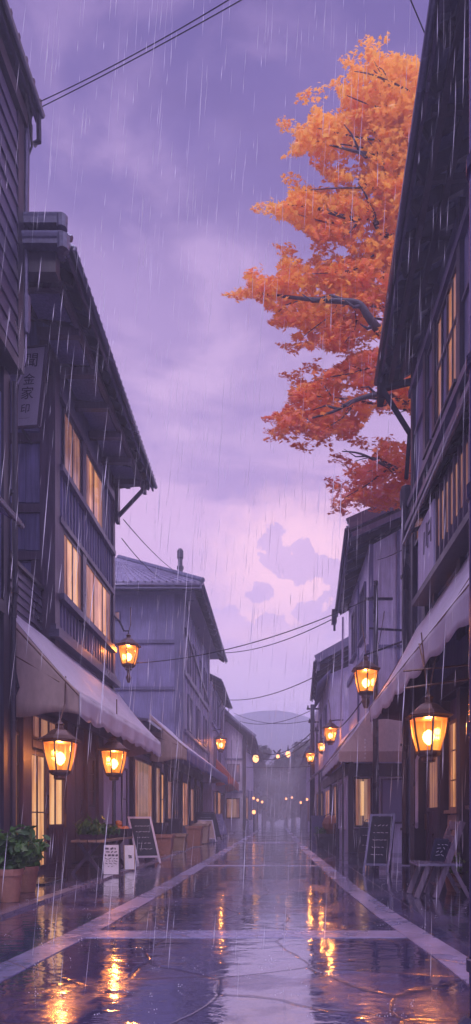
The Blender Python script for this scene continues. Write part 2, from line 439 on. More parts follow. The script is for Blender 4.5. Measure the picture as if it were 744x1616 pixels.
def door(F,parent,u0,u1,z0,z1,pane=LIT,frame=None,panel_h=.0,cols=1,rows=1,handle=True,label=None):
    frame=frame or WOODR; fw=.07; m=MB()
    F.box(m,u0,u1,z1-fw,z1,-.02,.08); F.box(m,u0,u0+fw,z0,z1-fw,-.02,.077); F.box(m,u1-fw,u1,z0,z1-fw,-.02,.077)
    F.box(m,u0+fw,u1-fw,z0,z0+.12,-.02,.07)
    if panel_h:
        F.box(m,u0+fw,u1-fw,z0+.12,z0+panel_h,-.02,.04); F.box(m,u0+fw,u1-fw,z0+panel_h,z0+panel_h+.07,-.02,.07)
        for i in range(1,3):
            u=u0+(u1-u0)*i/3; F.box(m,u-.015,u+.015,z0+.12,z0+panel_h,-.02,.05)
    for i in range(1,cols):
        u=u0+(u1-u0)*i/cols; F.box(m,u-.015,u+.015,z0+.12,z1-fw,-.02,.05)
    for i in range(1,rows):
        z=z0+(z1-z0)*i/rows; F.box(m,u0+fw,u1-fw,z-.012,z+.012,-.02,.048)
    d=m.build('door',frame,parent)
    q=MB(); F.box(q,u0+fw*.6,u1-fw*.6,z0+max(.1,panel_h),z1-fw*.6,-.01,.022); q.build('pane',pane,d)
    if handle:
        q=MB(); F.box(q,u1-.055,u1-.03,z0+.85,z0+1.15,.07,.11); q.build('handle',BRONZE,d)
    if label: d['label']=label
    return d
def roofslab(parent,A0,A1,B0,B1,th=.14,pitch=.24,mat=None,raf=.6,name='roof',rr=.055,fascia=True,under=None,rafd=.16):
    """A = eave line (near,far), B = ridge line (near,far)"""
    mat=mat or TILE; A0,A1,B0,B1=map(Vector,(A0,A1,B0,B1))
    m=MB(); m.slab([A0,A1,B1,B0],(0,0,th))
    L=(A1-A0).length; n=max(2,round(L/pitch))
    for i in range(n+1):
        t=i/n; a=A0.lerp(A1,t); b=B0.lerp(B1,t); d=(b-a).normalized()
        up=Vector((0,0,th+.01)); m.tube([a-d*.06+up,b+up],rr,6)
    rf=m.build(name,mat,parent)
    q=MB(); n=max(1,round(L/(raf or 1)))
    if raf:
        for i in range(n+1):
            t=(i+.15)/(n+.3); a=A0.lerp(A1,t); b=B0.lerp(B1,t); e=(b-a)
            q.beam(a+e*.02+Vector((0,0,-rafd/2)),a+e*.9+Vector((0,0,-rafd/2)),.09,rafd)
        q.build('rafter',under or WOODD,rf)
    if fascia:
        q=MB(); e=(B0-A0).normalized()
        q.beam(A0-e*.0+Vector((0,0,-.03)),A1+Vector((0,0,-.03)),.05,.24)
        q.build('fascia',GUT,rf)
        q=MB(); o=Vector((-e.x,-e.y,0)).normalized()*.08
        q.tube([A0+o+Vector((0,0,.0)),A1+o+Vector((0,0,-.02))],.06,8); q.build('gutter',GUT,rf,smooth=True)
    return rf
def awning(parent,I0,I1,O0,O1,drop=.42,sc_len=.62,mat=None,side=None,vmat=None,near_side=True,sag=.10,rods=True,label=None,nseg=None,stripes=None,far_side=True):
    """I = line on the wall (near,far), O = outer edge (near,far)"""
    mat=mat or CLOTH; side=side or CLOTHS; vmat=vmat or mat
    I0,I1,O0,O1=map(Vector,(I0,I1,O0,O1)); L=(O1-O0).length; nu=max(16,int(L*6))
    def f(u,v):
        a=I0.lerp(I1,u); b=O0.lerp(O1,u); p=a.lerp(b,v)
        ph=u*L/1.25; fr=ph-math.floor(ph)
        p.z-=math.sin(math.pi*v)*sag*(.4+.6*math.sin(math.pi*fr))+ .01*mnoise.noise(Vector((u*L*2,v*3,parent.location.x)))
        return p
    m=MB().grid(f,nu,10); aw=m.build('awning',mat,parent,smooth=True,solid=.006)
    if label: aw['label']=label
    n=MB(); k=max(1,round(L/sc_len))
    outn=Vector(((O0-I0).x,(O0-I0).y,0)).normalized()
    def fv(u,v):
        p=O0.lerp(O1,u); d=drop*(.86+.14*abs(math.sin(math.pi*u*k)))+.02*mnoise.noise(Vector((u*L*1.7,3,0)))
        p.z-=d*v; p+=outn*(.03*math.sin(u*L*5.1)*v+.012)
        return p
    n.grid(fv,nu*2,4); va=n.build('valance',vmat,aw,smooth=True,solid=.006)
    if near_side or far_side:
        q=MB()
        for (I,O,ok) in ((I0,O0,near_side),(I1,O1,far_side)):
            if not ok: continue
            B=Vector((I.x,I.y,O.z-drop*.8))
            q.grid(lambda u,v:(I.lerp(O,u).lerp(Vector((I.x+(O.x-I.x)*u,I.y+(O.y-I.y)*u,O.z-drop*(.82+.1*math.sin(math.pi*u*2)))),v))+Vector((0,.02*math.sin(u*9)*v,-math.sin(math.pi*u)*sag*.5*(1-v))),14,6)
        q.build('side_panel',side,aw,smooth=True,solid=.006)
    if rods:
        q=MB()
        q.tube([O0+Vector((0,0,-.02)),O1+Vector((0,0,-.02))],.018)
        for i in range(4):
            t=i/3; a=I0.lerp(I1,t); b=O0.lerp(O1,t); q.tube([a+Vector((0,0,-.16)),b+Vector((0,0,-.05))],.016)
            q.tube([a+Vector((0,0,-.75)),a.lerp(b,.75)+Vector((0,0,-.2))],.012)
        q.build('awning_frame',BRONZE,aw)
    return aw
def pipe(parent,pts,r=.06,mat=None,name='downpipe',cuffs=True):
    m=MB().tube(pts,r,10)
    for p in pts[1:-1] if len(pts)>2 else []: m.lathe(p,[(r*1.25,-.04),(r*1.25,.04)],10)
    z=min(pts[0][2],pts[-1][2])+.8
    while cuffs and z<max(pts[0][2],pts[-1][2])-.3:
        m.lathe((pts[-1][0],pts[-1][1],z),[(r*1.3,-.03),(r*1.3,.03)],10); z+=1.9
    return m.build(name,mat or GUT,parent,smooth=False)

# ------------------------------------------------------------------ text
def text_geo(s, size):
    cu=bpy.data.curves.new('t','FONT'); cu.body=s; cu.size=size; cu.align_x='CENTER'; cu.align_y='CENTER'; cu.extrude=.002
    o=bpy.data.objects.new('t',cu); COL.objects.link(o)
    dg=bpy.context.evaluated_depsgraph_get(); me=o.evaluated_get(dg).to_mesh()
    vs=[v.co.copy() for v in me.vertices]; fs=[tuple(p.vertices) for p in me.polygons]
    o.evaluated_get(dg).to_mesh_clear(); bpy.data.objects.remove(o); bpy.data.curves.remove(cu)
    return vs,fs
def add_text(mb, s, size, origin, ux, uz):
    vs,fs=text_geo(s,size); ux,uz,O=Vector(ux).normalized(),Vector(uz).normalized(),Vector(origin); n=ux.cross(uz)
    b=len(mb.v)
    for v in vs: mb.v.append(tuple(O+ux*v.x+uz*v.y+n*v.z))
    for f in fs: mb.f.append(tuple(b+i for i in f))
def scribble(mb, O, ux, uz, w, h, n=4, r=.006):
    """blurred handwriting strokes on a board"""
    O,ux,uz=Vector(O),Vector(ux).normalized(),Vector(uz).normalized(); nn=ux.cross(uz)
    for i in range(n):
        z=h/2-h*(i+.5)/n; x=-w/2
        while x<w/2*.9:
            l=ru(.02,.07); k=ru(-.015,.015)
            p=O+ux*x+uz*(z+k)+nn*.004; q=O+ux*(x+l)+uz*(z-k)+nn*.004
            mb.beam(p,q,.004,r,up=uz); x+=l+ru(.012,.04)

# =================================================================== BUILDINGS, LEFT
# ---- nearest left house (only its end and eave are in view)
t=thing('wooden_house',(-6.5,7,0),'dark plank house nearest on the left, black eave in the top left corner','house')
FL=Face('L',-4.3); FM=Face('L',-4.5)
m=MB(); m.box(-9,-4.3,1.5,10.6,8.6,12.9); m.box(-9,-4.5,1.5,10.5,0.005,8.6); m.build('wall',WOOD,t)
m=MB(); siding(m,FL,1.6,10.5,8.7,12.7,.30); m.build('siding',WOODH,t)
m=MB(); planks(m,FM,1.6,10.3,4.6,8.0,.22); m.build('boards',WOOD2,t)
m=MB(); FL.box(m,10.42,10.66,8.55,12.9,-.2,.05); FL.box(m,1.5,10.42,8.45,8.62,-.25,.07); FM.box(m,1.5,10.3,4.4,4.6,-.05,.09); m.box(-4.68,-4.44,10.3,10.56,0.03,8.44); m.build('post',WOODD,t)
roofslab(t,(-4.14,1.2,13.25),(-4.14,10.95,13.25),(-7.5,1.2,14.5),(-7.5,10.95,14.5),.22,.3,rafd=.3,raf=.7)
m=MB(); m.box(-4.4,-4.2,9.4,10.9,12.75,13.0); m.box(-8,-4.2,10.68,10.86,12.8,13.2); m.tube([(-4.10,10.9,13.2),(-4.10,10.92,12.75),(-4.18,10.9,12.68)],.045); m.build('eave_box',WOODD,t)
pipe(t,[(-4.24,10.74,12.8),(-4.26,10.74,11.2),(-4.26,10.74,9.95)],.055)
m=MB(); m.lathe((-4.26,10.74,9.3),[(.06,0),(.085,.12),(.085,.62),(.06,.7)],10); m.build('rain_hopper',GUT,t)
m=MB(); m.tube([(-4.26,10.76,9.3),(-4.27,10.77,8.9),(-4.36,10.78,8.6),(-4.44,10.74,8.35)],.016); m.build('drain_hose',PALE,t)
m=MB(); m.tube([(-4.15,10.5,13.1),(-4.16,10.76,12.5),(-4.28,10.72,12.1)],.02); m.build('cable_stub',BLACKC,t)
# small pent roof low on that house
m=MB(); m.slab([(-3.95,4,5.62),(-3.95,9.8,5.62),(-4.52,9.8,5.95),(-4.52,4,5.95)],(0,0,.07)); pr=m.build('pent_roof',TILE,t)
m=MB(); m.tube([(-3.94,4,5.60),(-3.94,9.8,5.60)],.045,8); m.build('gutter',GUT,pr,smooth=True)
pipe(t,[(-4.40,10.64,8.4),(-4.40,10.64,4.9),(-4.43,10.64,4.5),(-4.43,10.64,3.2),(-4.43,10.64,.05)],.05,WOODD)
window(FM,t,3,9.6,6.4,7.6,DARKG,5,1,WOODD)
window(FM,t,8.4,10.0,.9,2.6,LITD,3,2,WOODD)

# ---- tall three-storey shop house
t=thing('shop_house',(-6.7,15,0),'tall wooden shop house on the left, two rows of lit windows above a scalloped awning','house')
FL=Face('L',-4.7); FF=Face('F',13.35)
m=MB(); m.box(-9.5,-4.7,13.35,18.15,4.3,11.55); m.box(-9.5,-4.72,10.72,20.1,.005,4.3); m.build('wall',WOOD,t)
m=MB(); battens(m,FL,13.6,18.0,7.55,8.55,.22); battens(m,FL,13.6,18.0,5.1,5.75,.22); battens(m,FL,17.1,18.05,8.6,10.3,.3)
planks(m,FF,-6.6,-4.95,4.5,6.45,.3); planks(m,FF,-6.6,-4.95,6.72,7.5,.3); planks(m,FF,-6.6,-4.95,7.72,8.95,.3); planks(m,FF,-6.6,-4.95,9.2,11,.3)
m.build('boards',WOOD2,t)
m=MB()
FF.box(m,-4.96,-4.66,4.2,11.3,-.1,.10); FF.box(m,-7,-4.96,6.5,6.68,-.05,.07); FF.box(m,-7,-4.96,7.5,7.68,-.05,.07); FF.box(m,-7,-4.96,8.98,9.16,-.05,.07)
FF.box(m,-5.16,-4.97,4.4,6.5,-.05,.05)
FL.box(m,13.26,13.55,4.2,11.3,-.2,.06); FL.box(m,18.0,18.2,4.2,11.0,-.2,.06)
m.build('post',WOODR,t)
m=MB()
FL.box(m,13.55,18.0,8.53,8.66,-.02,.13); FL.box(m,13.55,18.0,5.76,5.9,-.02,.16); FL.box(m,13.55,18.0,7.42,7.54,-.02,.09)
FL.box(m,13.55,18.0,10.1,10.3,-.02,.10); FL.box(m,13.2,18.25,5.0,5.14,-.02,.10); FL.box(m,13.1,18.3,4.84,5.0,-.02,.2)
m.build('ledge',WOODH,t)
for (a,b,c,d,p) in ((13.85,15.12,8.68,10.08,LITD),(15.38,16.95,8.68,10.08,LIT),(13.8,15.15,5.95,7.38,LITB),(15.4,17.75,5.95,7.38,LIT)):
    window(FL,t,a,b,c,d,p,2 if b-a<1.6 else 3,1,WOODD,.07,False,.05)
m=MB(); FL.box(m,15.12,15.38,5.92,7.4,-.02,.08); FL.box(m,15.12,15.38,8.68,10.1,-.02,.08); FL.box(m,13.55,13.82,5.92,7.4,-.02,.05); m.build('mullion_panel',WOODR,t)
# roof with deep overhang
roofslab(t,(-3.60,10.95,10.92),(-3.72,19.05,11.05),(-7.6,10.95,13.1),(-7.6,19.05,13.1),.20,.22,raf=.55,rafd=.2)
m=MB()
m.box(-3.98,-3.88,11.1,18.9,10.72,10.86); m.box(-4.5,-4.36,11.1,18.9,10.9,11.06)
for k in range(7):
    y=11.35+k*1.12; m.box(-4.72,-3.9,y,y+.14,10.6,10.76)
m.build('eave_beam',WOODR,t)
m=MB()
for k in range(6):
    y=11.5+k*1.2; m.slab([(-4.65,y,10.82),(-4.02,y,10.76),(-4.02,y+.85,10.76),(-4.65,y+.85,10.82)],(0,0,.03))
m.build('soffit_panel',WOOD2,t)
m=MB()
m.box(-5.2,-3.66,10.62,10.92,11.08,11.20); m.tube([(-5.2,10.68,11.22),(-3.62,10.68,11.22)],.07,10); m.lathe((-3.62,10.68,11.12),[(.09,-.1),(.1,.1)],10)
m.box(-5.2,-3.64,10.58,10.94,10.70,10.82); m.tube([(-5.2,10.62,10.84),(-3.58,10.62,10.84)],.08,10); m.lathe((-3.58,10.62,10.72),[(.1,-.12),(.11,.12)],10)
m.build('ridge_end_tiles',TILE,t)
m=MB(); m.box(-5.2,-3.72,10.78,10.94,10.83,11.08); m.box(-5.2,-3.75,10.74,10.96,10.35,10.70); m.beam((-4.7,10.76,10.86),(-3.9,10.76,11.06),.03,.04); m.build('verge_board',WOODD,t)
# eave brackets at the far end
m=MB(); m.beam((-4.6,18.3,10.65),(-3.75,18.3,10.75),.08,.09); m.beam((-4.62,18.3,9.75),(-3.75,18.3,10.68),.08,.09)
m.beam((-4.6,18.15,10.15),(-4.6,18.4,10.15),.1,1.1); m.build('eave_bracket',WOODD,t)
# side balcony over the passage
m=MB(); F2=Face('L',-4.95); siding(m,F2,11.0,13.24,4.85,5.82,.165); m.box(-5.6,-4.95,11.0,13.24,4.8,5.84); b=m.build('side_balcony',WOODH,t)
m=MB(); m.box(-5.0,-4.86,11.0,13.24,5.84,5.92); m.box(-5.0,-4.86,11.0,13.24,4.68,4.82); m.build('balcony_rail',WOODD,b)
# shopfront
F=FL
m=MB()
for (a,b) in ((11.45,11.85),(13.85,14.12),(15.35,15.45),(16.3,16.75)): F.box(m,a,b,.03,3.3,-.05,.12)
F.box(m,10.72,20,3.2,3.45,-.05,.16); F.box(m,11.85,13.85,2.42,2.56,-.05,.14)
m.build('shopfront_post',WOODR,t)
window(F,t,10.95,11.42,.9,2.62,LIT,1,3,WOODD,.05,False)
door(F,t,11.87,12.78,.03,2.36,LITB,WOODR,0,2,2,label='lit glazed sliding door leaf')
door(F,t,12.82,13.84,.03,2.36,LITB,WOODR,.85,2,1)
window(F,t,12.0,13.4,2.6,3.1,LITD,3,1,WOODR,.05,False)
m=MB(); planks(m,F,14.12,16.3,.05,3.2,.2,.01); m.build('timber_cladding',WOODR,t)
window(F,t,15.46,16.1,1.35,2.6,LIT,1,3,WOODD,.06,False,.09)
m=MB(); F.box(m,16.75,19.95,.03,3.2,-.02,.03); m.build('plaster_panel',PLAST,t)
window(F,t,19.0,19.7,.7,2.6,PALEG,1,2,WOODD,.06)
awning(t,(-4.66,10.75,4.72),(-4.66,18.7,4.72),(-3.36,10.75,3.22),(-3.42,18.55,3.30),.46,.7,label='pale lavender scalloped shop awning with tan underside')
m=MB(); m.tube([(-4.6,10.7,3.75),(-4.45,10.7,3.6),(-4.4,10.72,3.3),(-4.5,10.7,3.0),(-4.6,10.7,2.9)],.05); m.build('awning_crank',METAL,t)

# ---- hipped roof house further down
t=thing('hipped_roof_house',(-7.5,32,0),'weathered grey house on the left with wet hipped roof and thin chimney','house')
FL=Face('L',-4.2); FF=Face('F',28.0)
m=MB(); m.box(-11,-4.2,28.0,39,4.2,11.2); m.box(-11,-4.7,20.15,39.4,.005,4.2); m.build('wall',WOOD2,t)
m=MB(); battens(m,FF,-9.5,-4.5,8.95,10.8,.42,.04,.02); battens(m,FF,-9.5,-4.5,6.9,8.75,.8,.05,.03); battens(m,FF,-9.5,-4.5,4.9,6.7,.6,.04,.02)
m.build('boards',WOOD2,t)
m=MB(); FF.box(m,-9.8,-4.5,8.78,8.93,-.02,.09); FF.box(m,-9.8,-4.5,6.72,6.86,-.02,.09); FF.box(m,-9.8,-4.5,4.6,4.85,-.02,.12)
FF.box(m,-4.5,-4.16,4.3,11,-.1,.12); FL.box(m,27.9,28.3,4.3,11,-.2,.08); FL.box(m,38.7,39,4.3,11,-.2,.08); m.build('beam',WOOD,t)
m=MB(); battens(m,FL,28.4,38.6,4.6,10.8,.9,.06,.04); m.build('cladding',PALE,t)
m=MB(); FL.box(m,28.3,38.7,7.5,7.68,-.02,.12); FL.box(m,28.3,38.7,4.9,5.05,-.02,.15); m.beam((-4.12,28.6,9.6),(-4.12,38.5,8.0),.1,.14); m.build('diagonal_rail',WOOD,t)
for a in (29.5,31.5,34,36.4): window(FL,t,a,a+1.2,7.75,9.7,PALEG if a<33 else DARKG,2,1,WOOD,.08,False)
for a in (29.8,33.0,36.2): window(FL,t,a,a+1.4,5.2,6.9,DARKG,2,1,WOOD,.08,False)
window(FF,t,-7.4,-6.9,9.8,10.2,LITD,1,1,WOOD,.05,False)
roofslab(t,(-3.2,27.0,11.0),(-3.2,40,10.95),(-7.6,30.5,13.4),(-7.6,37,13.4),.16,.35,raf=1.0,rafd=.2)
roofslab(t,(-12,27.0,11.0),(-3.2,27.0,11.0),(-7.7,30.5,13.4),(-7.6,30.5,13.4),.16,.30,TIN,raf=0,rr=.035)
m=MB(); m.prism([(-11.5,27.6,11),(-3.6,27.6,11),(-3.6,39.5,11),(-11.5,39.5,11)],(0,0,-.06)); m.build('soffit',WOOD,t)
m=MB(); m.tube([(-3.15,27,11.2),(-7.6,30.5,13.62)],.12,8); m.tube([(-7.6,30.5,13.6),(-7.6,37,13.6)],.13,8); m.build('ridge_tiles',TILE,t)
m=MB(); m.lathe((-4.6,30.2,11.6),[(.12,0),(.12,1.3),(.16,1.32),(.16,1.45),(.11,1.5),(.11,1.8),(.15,1.85),(.15,2.2),(.08,2.3)],8); m.build('chimney',WOODD,t)
F=Face('L',-4.7)
m=MB(); m.slab([(-6.9,20.2,4.5),(-4.1,20.2,4.15),(-4.1,28,4.15),(-6.9,28,4.9)],(0,0,.1)); m.build('lean_to_roof',TILE,t)
m=MB(); F.box(m,20.2,39,3.3,3.7,-.05,.15)
for a in (20.2,23.8,26.4,28.2,30.6,33.5,36,38.9): F.box(m,a,a+.28,.03,3.3,-.05,.13)
m.build('shopfront_post',WOODD,t)
window(F,t,20.6,23.7,.75,3.1,LITW,1,1,WOODD,.1,False)
window(F,t,24.2,25.3,.75,3.1,LITW,1,1,WOODD,.08,False); window(F,t,25.4,26.2,.75,2.9,LITB,1,2,WOODD,.08,False)
door(F,t,26.8,28.1,.03,2.7,LITD,WOODR,.8,1,1); window(F,t,28.6,30.4,.8,2.9,PALEG,2,1,WOODD,.08,False)
window(F,t,31,33.3,.6,2.9,LIT,2,1,WOODR,.08,False); door(F,t,33.9,35.6,.03,2.7,LITD,WOODR,.8,1,1); window(F,t,36.3,38.6,.8,2.9,PALEG,2,1,WOODD,.08,False)
m=MB(); F.box(m,24.05,24.15,1.6,2.2,.03,.06); m.build('wall_lamp',BULB,t)
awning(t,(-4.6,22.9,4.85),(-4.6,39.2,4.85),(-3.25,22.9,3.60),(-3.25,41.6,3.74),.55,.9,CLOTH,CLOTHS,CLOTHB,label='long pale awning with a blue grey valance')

# ---- narrow house
t=thing('narrow_house',(-6,45,0),'narrow house with pale upper panels, between the hipped house and misty end house','house')
FL=Face('L',-4.1)
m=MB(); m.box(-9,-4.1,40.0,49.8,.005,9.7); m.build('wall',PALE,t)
m=MB(); battens(m,FL,40.1,49.6,3.9,9.5,.8,.07,.04); FL.box(m,40,49.8,6.9,7.1,-.02,.12); FL.box(m,40,49.8,3.6,3.85,-.02,.12); m.build('boards',WOOD2,t)
for a in (40.6,43.2,46.0): window(FL,t,a,a+1.5,7.3,9.2,DARKG,2,1,WOOD,.09,False)
for a in (41.2,44.6): window(FL,t,a,a+1.5,4.4,6.4,PALEG,2,1,WOOD,.09,False)
roofslab(t,(-3.55,40.3,9.7),(-3.55,49.2,9.6),(-6.5,40.3,11.2),(-6.5,49.2,11.2),.14,.4,raf=1.1)
m=MB(); m.beam((-3.5,46,9.55),(-4.1,46,8.5),.07,.07); m.beam((-3.5,44,9.55),(-4.1,44,8.6),.07,.07); m.tube([(-3.5,47,9.5),(-3.55,47,9.0),(-3.9,47,8.6)],.03); m.build('roof_stay',METAL,t)
door(FL,t,41,42.5,.03,2.8,LITD,WOODD,.7,1,1); window(FL,t,43.4,45.8,.8,2.9,LIT,2,1,WOODD,.09,False); window(FL,t,46.5,49,.8,2.9,PALEG,2,1,WOODD,.09,False)
awning(t,(-4.05,42.2,5.0),(-4.05,49.6,5.0),(-2.95,42.2,3.75),(-2.95,49.2,3.65),.62,1.2,CLOTHR,CLOTHR,CLOTHR,label='small orange red awning')

# ---- end house with tiled gable
t=thing('corner_house',(-5,56,0),'misty end house on the left, tiled gable roof sloping over a lone corner post','house')
FF=Face('F',50.0); FL=Face('L',-2.5)
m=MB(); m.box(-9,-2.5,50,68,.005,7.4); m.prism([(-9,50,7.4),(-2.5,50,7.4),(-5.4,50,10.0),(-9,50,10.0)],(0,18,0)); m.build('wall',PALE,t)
m=MB(); battens(m,FF,-4.0,-2.7,3.2,7.2,.45,.06,.03); FF.box(m,-4.2,-2.5,3.0,3.2,-.02,.1); FF.box(m,-4.2,-2.5,5.6,5.75,-.02,.08); m.build('boards',WOOD2,t)
m=MB(); m.box(-2.66,-2.42,49.8,50.05,.03,7.6); m.build('corner_post',WOODD,t)
roofslab(t,(-1.7,49.2,7.15),(-1.7,69,7.15),(-5.2,49.2,10.3),(-5.2,69,10.3),.2,.35,raf=1.2)
m=MB(); m.tube([(-1.65,49.15,7.35),(-3.2,49.15,8.55),(-5.2,49.15,10.5)],.15,8); m.beam((-5.3,49.15,10.5),(-5.1,49.15,10.9),.3,.3); m.build('ridge_tiles',TILE,t)
window(FF,t,-4.0,-2.9,1.0,2.6,LITW,1,1,WOODD,.08,False); window(FF,t,-3.9,-2.9,3.9,5.3,PALEG,2,1,WOOD,.08,False)
window(FL,t,51,54,.9,2.8,LIT,2,1,WOODD,.09); window(FL,t,57,60,.9,2.8,LITD,2,1,WOODD,.09)

# =================================================================== BUILDINGS, RIGHT
t=thing('timber_house',(5.5,10,0),'towering dark timber house on the right with long black eave and jutting bay','house')
FR=Face('R',3.05)
m=MB(); m.box(3.05,8,3.6,14.1,4.0,11.3); m.box(3.0,8,3.6,12.9,.006,4.0); m.build('wall',WOOD,t)
m=MB(); planks(m,FR,5,14.0,7.6,10.9,.34); m.build('boards',WOOD2,t)
m=MB()
for a in (13.85,12.7,11.95,10.3,9.4): FR.box(m,a-.09,a+.09,4.0,11.1,-.05,.10)
m.build('post',WOODD,t)
m=MB(); FR.box(m,4.5,14.1,8.0,8.14,-.02,.14); FR.box(m,4.5,14.1,10.42,10.58,-.02,.12); FR.box(m,4.5,14.1,7.48,7.6,-.02,.2); FR.box(m,4.5,14.1,9.4,9.45,-.02,.07); m.build('ledge',WOODH,t)
window(FR,t,10.45,11.85,8.3,10.35,LIT,4,1,WOODD,.08); window(FR,t,12.1,12.6,8.3,10.3,DARKG,1,1,WOODD,.07); window(FR,t,12.85,13.7,6.95,7.5,LITD,1,1,WOODD,.06,False)
roofslab(t,(2.02,6.6,11.62),(2.40,14.75,11.22),(6.2,6.6,13.6),(6.2,14.75,13.4),.2,.24,raf=.6,rafd=.24)
m=MB(); m.beam((2.3,6.8,11.4),(2.6,14.5,11.08),.1,.16); m.beam((2.7,6.8,11.5),(2.85,14.5,11.16),.1,.14)
for k in range(8): y=7.2+k*1.0; m.beam((2.15+y*.01,y,11.36),(3.1,y,11.4),.08,.1)
m.build('eave_beam',WOODD,t)
m=MB(); m.beam((2.45,14.6,10.95),(3.05,14.35,9.75),.11,.11); m.beam((3.05,14.25,9.75),(3.5,14.2,9.75),.12,.12); m.beam((2.5,14.6,11.0),(3.4,14.35,11.05),.1,.12)
m.box(2.36,2.50,14.55,14.9,10.75,11.35); m.beam((3.0,14.3,9.75),(2.93,14.3,8.75),.08,.1); m.build('eave_bracket',MATTE,t)
m=MB(); m.lathe((2.93,14.3,8.05),[(.10,0),(.15,.08),(.15,.42),(.12,.5)],8,R(22)); m.build('rain_hopper',WOODD,t)
pipe(t,[(2.93,14.3,8.1),(2.93,14.3,4),(2.93,14.3,.03)],.105,METAL)
# pent roof between the storeys
m=MB(); m.slab([(2.6,5.0,6.88),(2.68,13.15,6.78),(3.1,13.15,7.36),(3.1,5.0,7.46)],(0,0,.08)); pr=m.build('pent_roof',TILE,t)
m=MB(); m.tube([(2.58,5,6.9),(2.66,13.2,6.8)],.05,8); m.build('gutter',GUT,pr,smooth=True)
m=MB(); 
for k in range(9): y=5.4+k*.92; m.beam((2.66,y,6.84),(3.06,y,7.0),.05,.07)
m.build('rafter',WOODR,pr)
# bay with signboard and slatted lit windows
m=MB(); m.box(2.82,3.1,6.0,12.55,5.42,6.8); m.box(2.70,3.1,5.9,12.62,5.3,5.42); bay=m.build('bay',WOODD,t)
FB=Face('R',2.82)
m=MB(); m.prism([(2.79,11.1,5.5),(2.79,12.3,5.5),(2.79,12.3,6.68),(2.79,11.1,6.68)],(-.04,0,0)); m.build('sign_panel',PALE,bay)
m=MB()
for a,b,c,d in ((11.5,11.5,6.45,6.0),(11.62,11.62,6.5,6.08),(11.34,11.5,6.42,6.42),(11.3,11.44,6.22,6.22),(11.28,11.28,6.44,6.02),(11.78,11.82,6.4,6.0)): m.beam((2.745,a,c),(2.745,b,d),.008,.05,up=(0,1,0) if a==b else (0,0,1))
m.build('sign_lettering',INK,bay)
m=MB()
for k in range(12): y=8.0+k*.27; FB.box(m,y,y+.05,5.5,6.75,-.01,.06)
m.build('slats',WOODR,bay)
m=MB(); FB.box(m,7.9,11.0,5.8,6.6,-.01,.02); m.build('pane',LITD,bay)
m=MB(); planks(m,FR,5,13.9,4.5,5.3,.5); m.build('lower_boards',WOOD,t)
# awning and shopfront
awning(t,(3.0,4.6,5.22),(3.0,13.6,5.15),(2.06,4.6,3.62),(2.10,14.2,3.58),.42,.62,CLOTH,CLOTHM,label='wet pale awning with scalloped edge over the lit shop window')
FR=Face('R',3.0)
m=MB(); m.box(2.72,3.0,12.5,12.9,.006,4.0); m.box(2.82,3.0,10.95,11.1,.006,3.4); m.box(2.82,3.0,9.75,9.93,.006,3.4); FR.box(m,4,12.5,3.1,3.4,-.02,.2); m.build('shopfront_post',WOODD,t)
door(FR,t,11.15,12.4,.01,2.8,LITD,WOODR,1.2,1,1)
m=MB(); FR.box(m,9.95,10.93,.01,1.14,-.02,.05); m.build('plaster_panel',PLASTW,t)
window(FR,t,10.06,10.82,1.22,2.72,LITB,2,3,CARD,.05,True,.06)
window(FR,t,7.4,9.6,1.28,2.72,LITB,4,3,WOODR,.06,True,.06)
m=MB(); planks(m,FR,4,9.7,.01,1.15,.2,.02); m.build('dado_boards',WOODR,t)
m=MB(); m.tube([(2.72,12.3,.9),(2.7,12.2,1.0),(2.7,12.2,2.2),(2.75,12.25,2.3)],.03,8); m.build('door_pole',PALE,t)

# ---- R2
t=thing('gabled_shop',(4.5,24,0),'pale violet shop house on the right, one dark upper window above a striped awning','house')
FF=Face('F',20.6); FR=Face('R',3.0)
m=MB(); m.box(3.0,7.5,20.6,26.4,3.4,9.9); m.prism([(3.0,20.6,9.9),(7.5,20.6,9.9),(7.5,20.6,11.9),(6.4,20.6,11.8)],(0,5.8,0)); m.box(2.65,7.5,19.5,26.4,2.9,3.4); m.box(2.2,7.5,19.5,29,.006,2.9); m.build('wall',PALE,t)
m=MB(); planks(m,FF,3.05,4.0,3.6,9.9,.36); planks(m,FF,4.0,6.5,3.6,8.3,.6); m.build('boards',PALE,t)
m=MB(); FF.box(m,3.0,3.14,3.4,9.95,-.05,.06); FF.box(m,3.14,6.5,6.6,6.7,-.02,.06); FF.box(m,3.9,4.0,3.4,10.4,-.02,.06); FR.box(m,20.5,26.4,6.5,6.7,-.02,.08); FR.box(m,23,23.2,3.4,9.7,-.02,.06); m.build('trim',WOOD2,t)
window(FF,t,4.15,4.85,8.45,9.35,DARKG,2,1,WOOD,.06)
for a in (21.2,23.6): window(FR,t,a,a+1.3,7.2,9.0,DARKG,2,1,WOOD,.08)
roofslab(t,(2.25,19.7,10.05),(2.55,26.6,9.65),(6.6,19.7,12.0),(6.6,26.6,11.9),.22,.3,raf=.9)
m=MB(); m.beam((2.22,19.66,10.2),(6.6,19.66,12.15),.10,.34); m.beam((2.35,19.75,9.9),(6.6,19.75,11.75),.06,.16); m.build('barge_board',TIN,t)
m=MB(); m.box(2.3,2.5,26.3,26.7,9.2,9.75); m.tube([(2.42,26.5,9.3),(2.42,26.5,8.9)],.05); m.build('rain_head',GUT,t)
pipe(t,[(2.75,26.3,9.4),(2.7,26,7.5),(2.62,25.8,6),(2.6,25.8,3.4)],.04,PLAST,cuffs=False)
FG=Face('F',19.5); FR=Face('R',2.2)
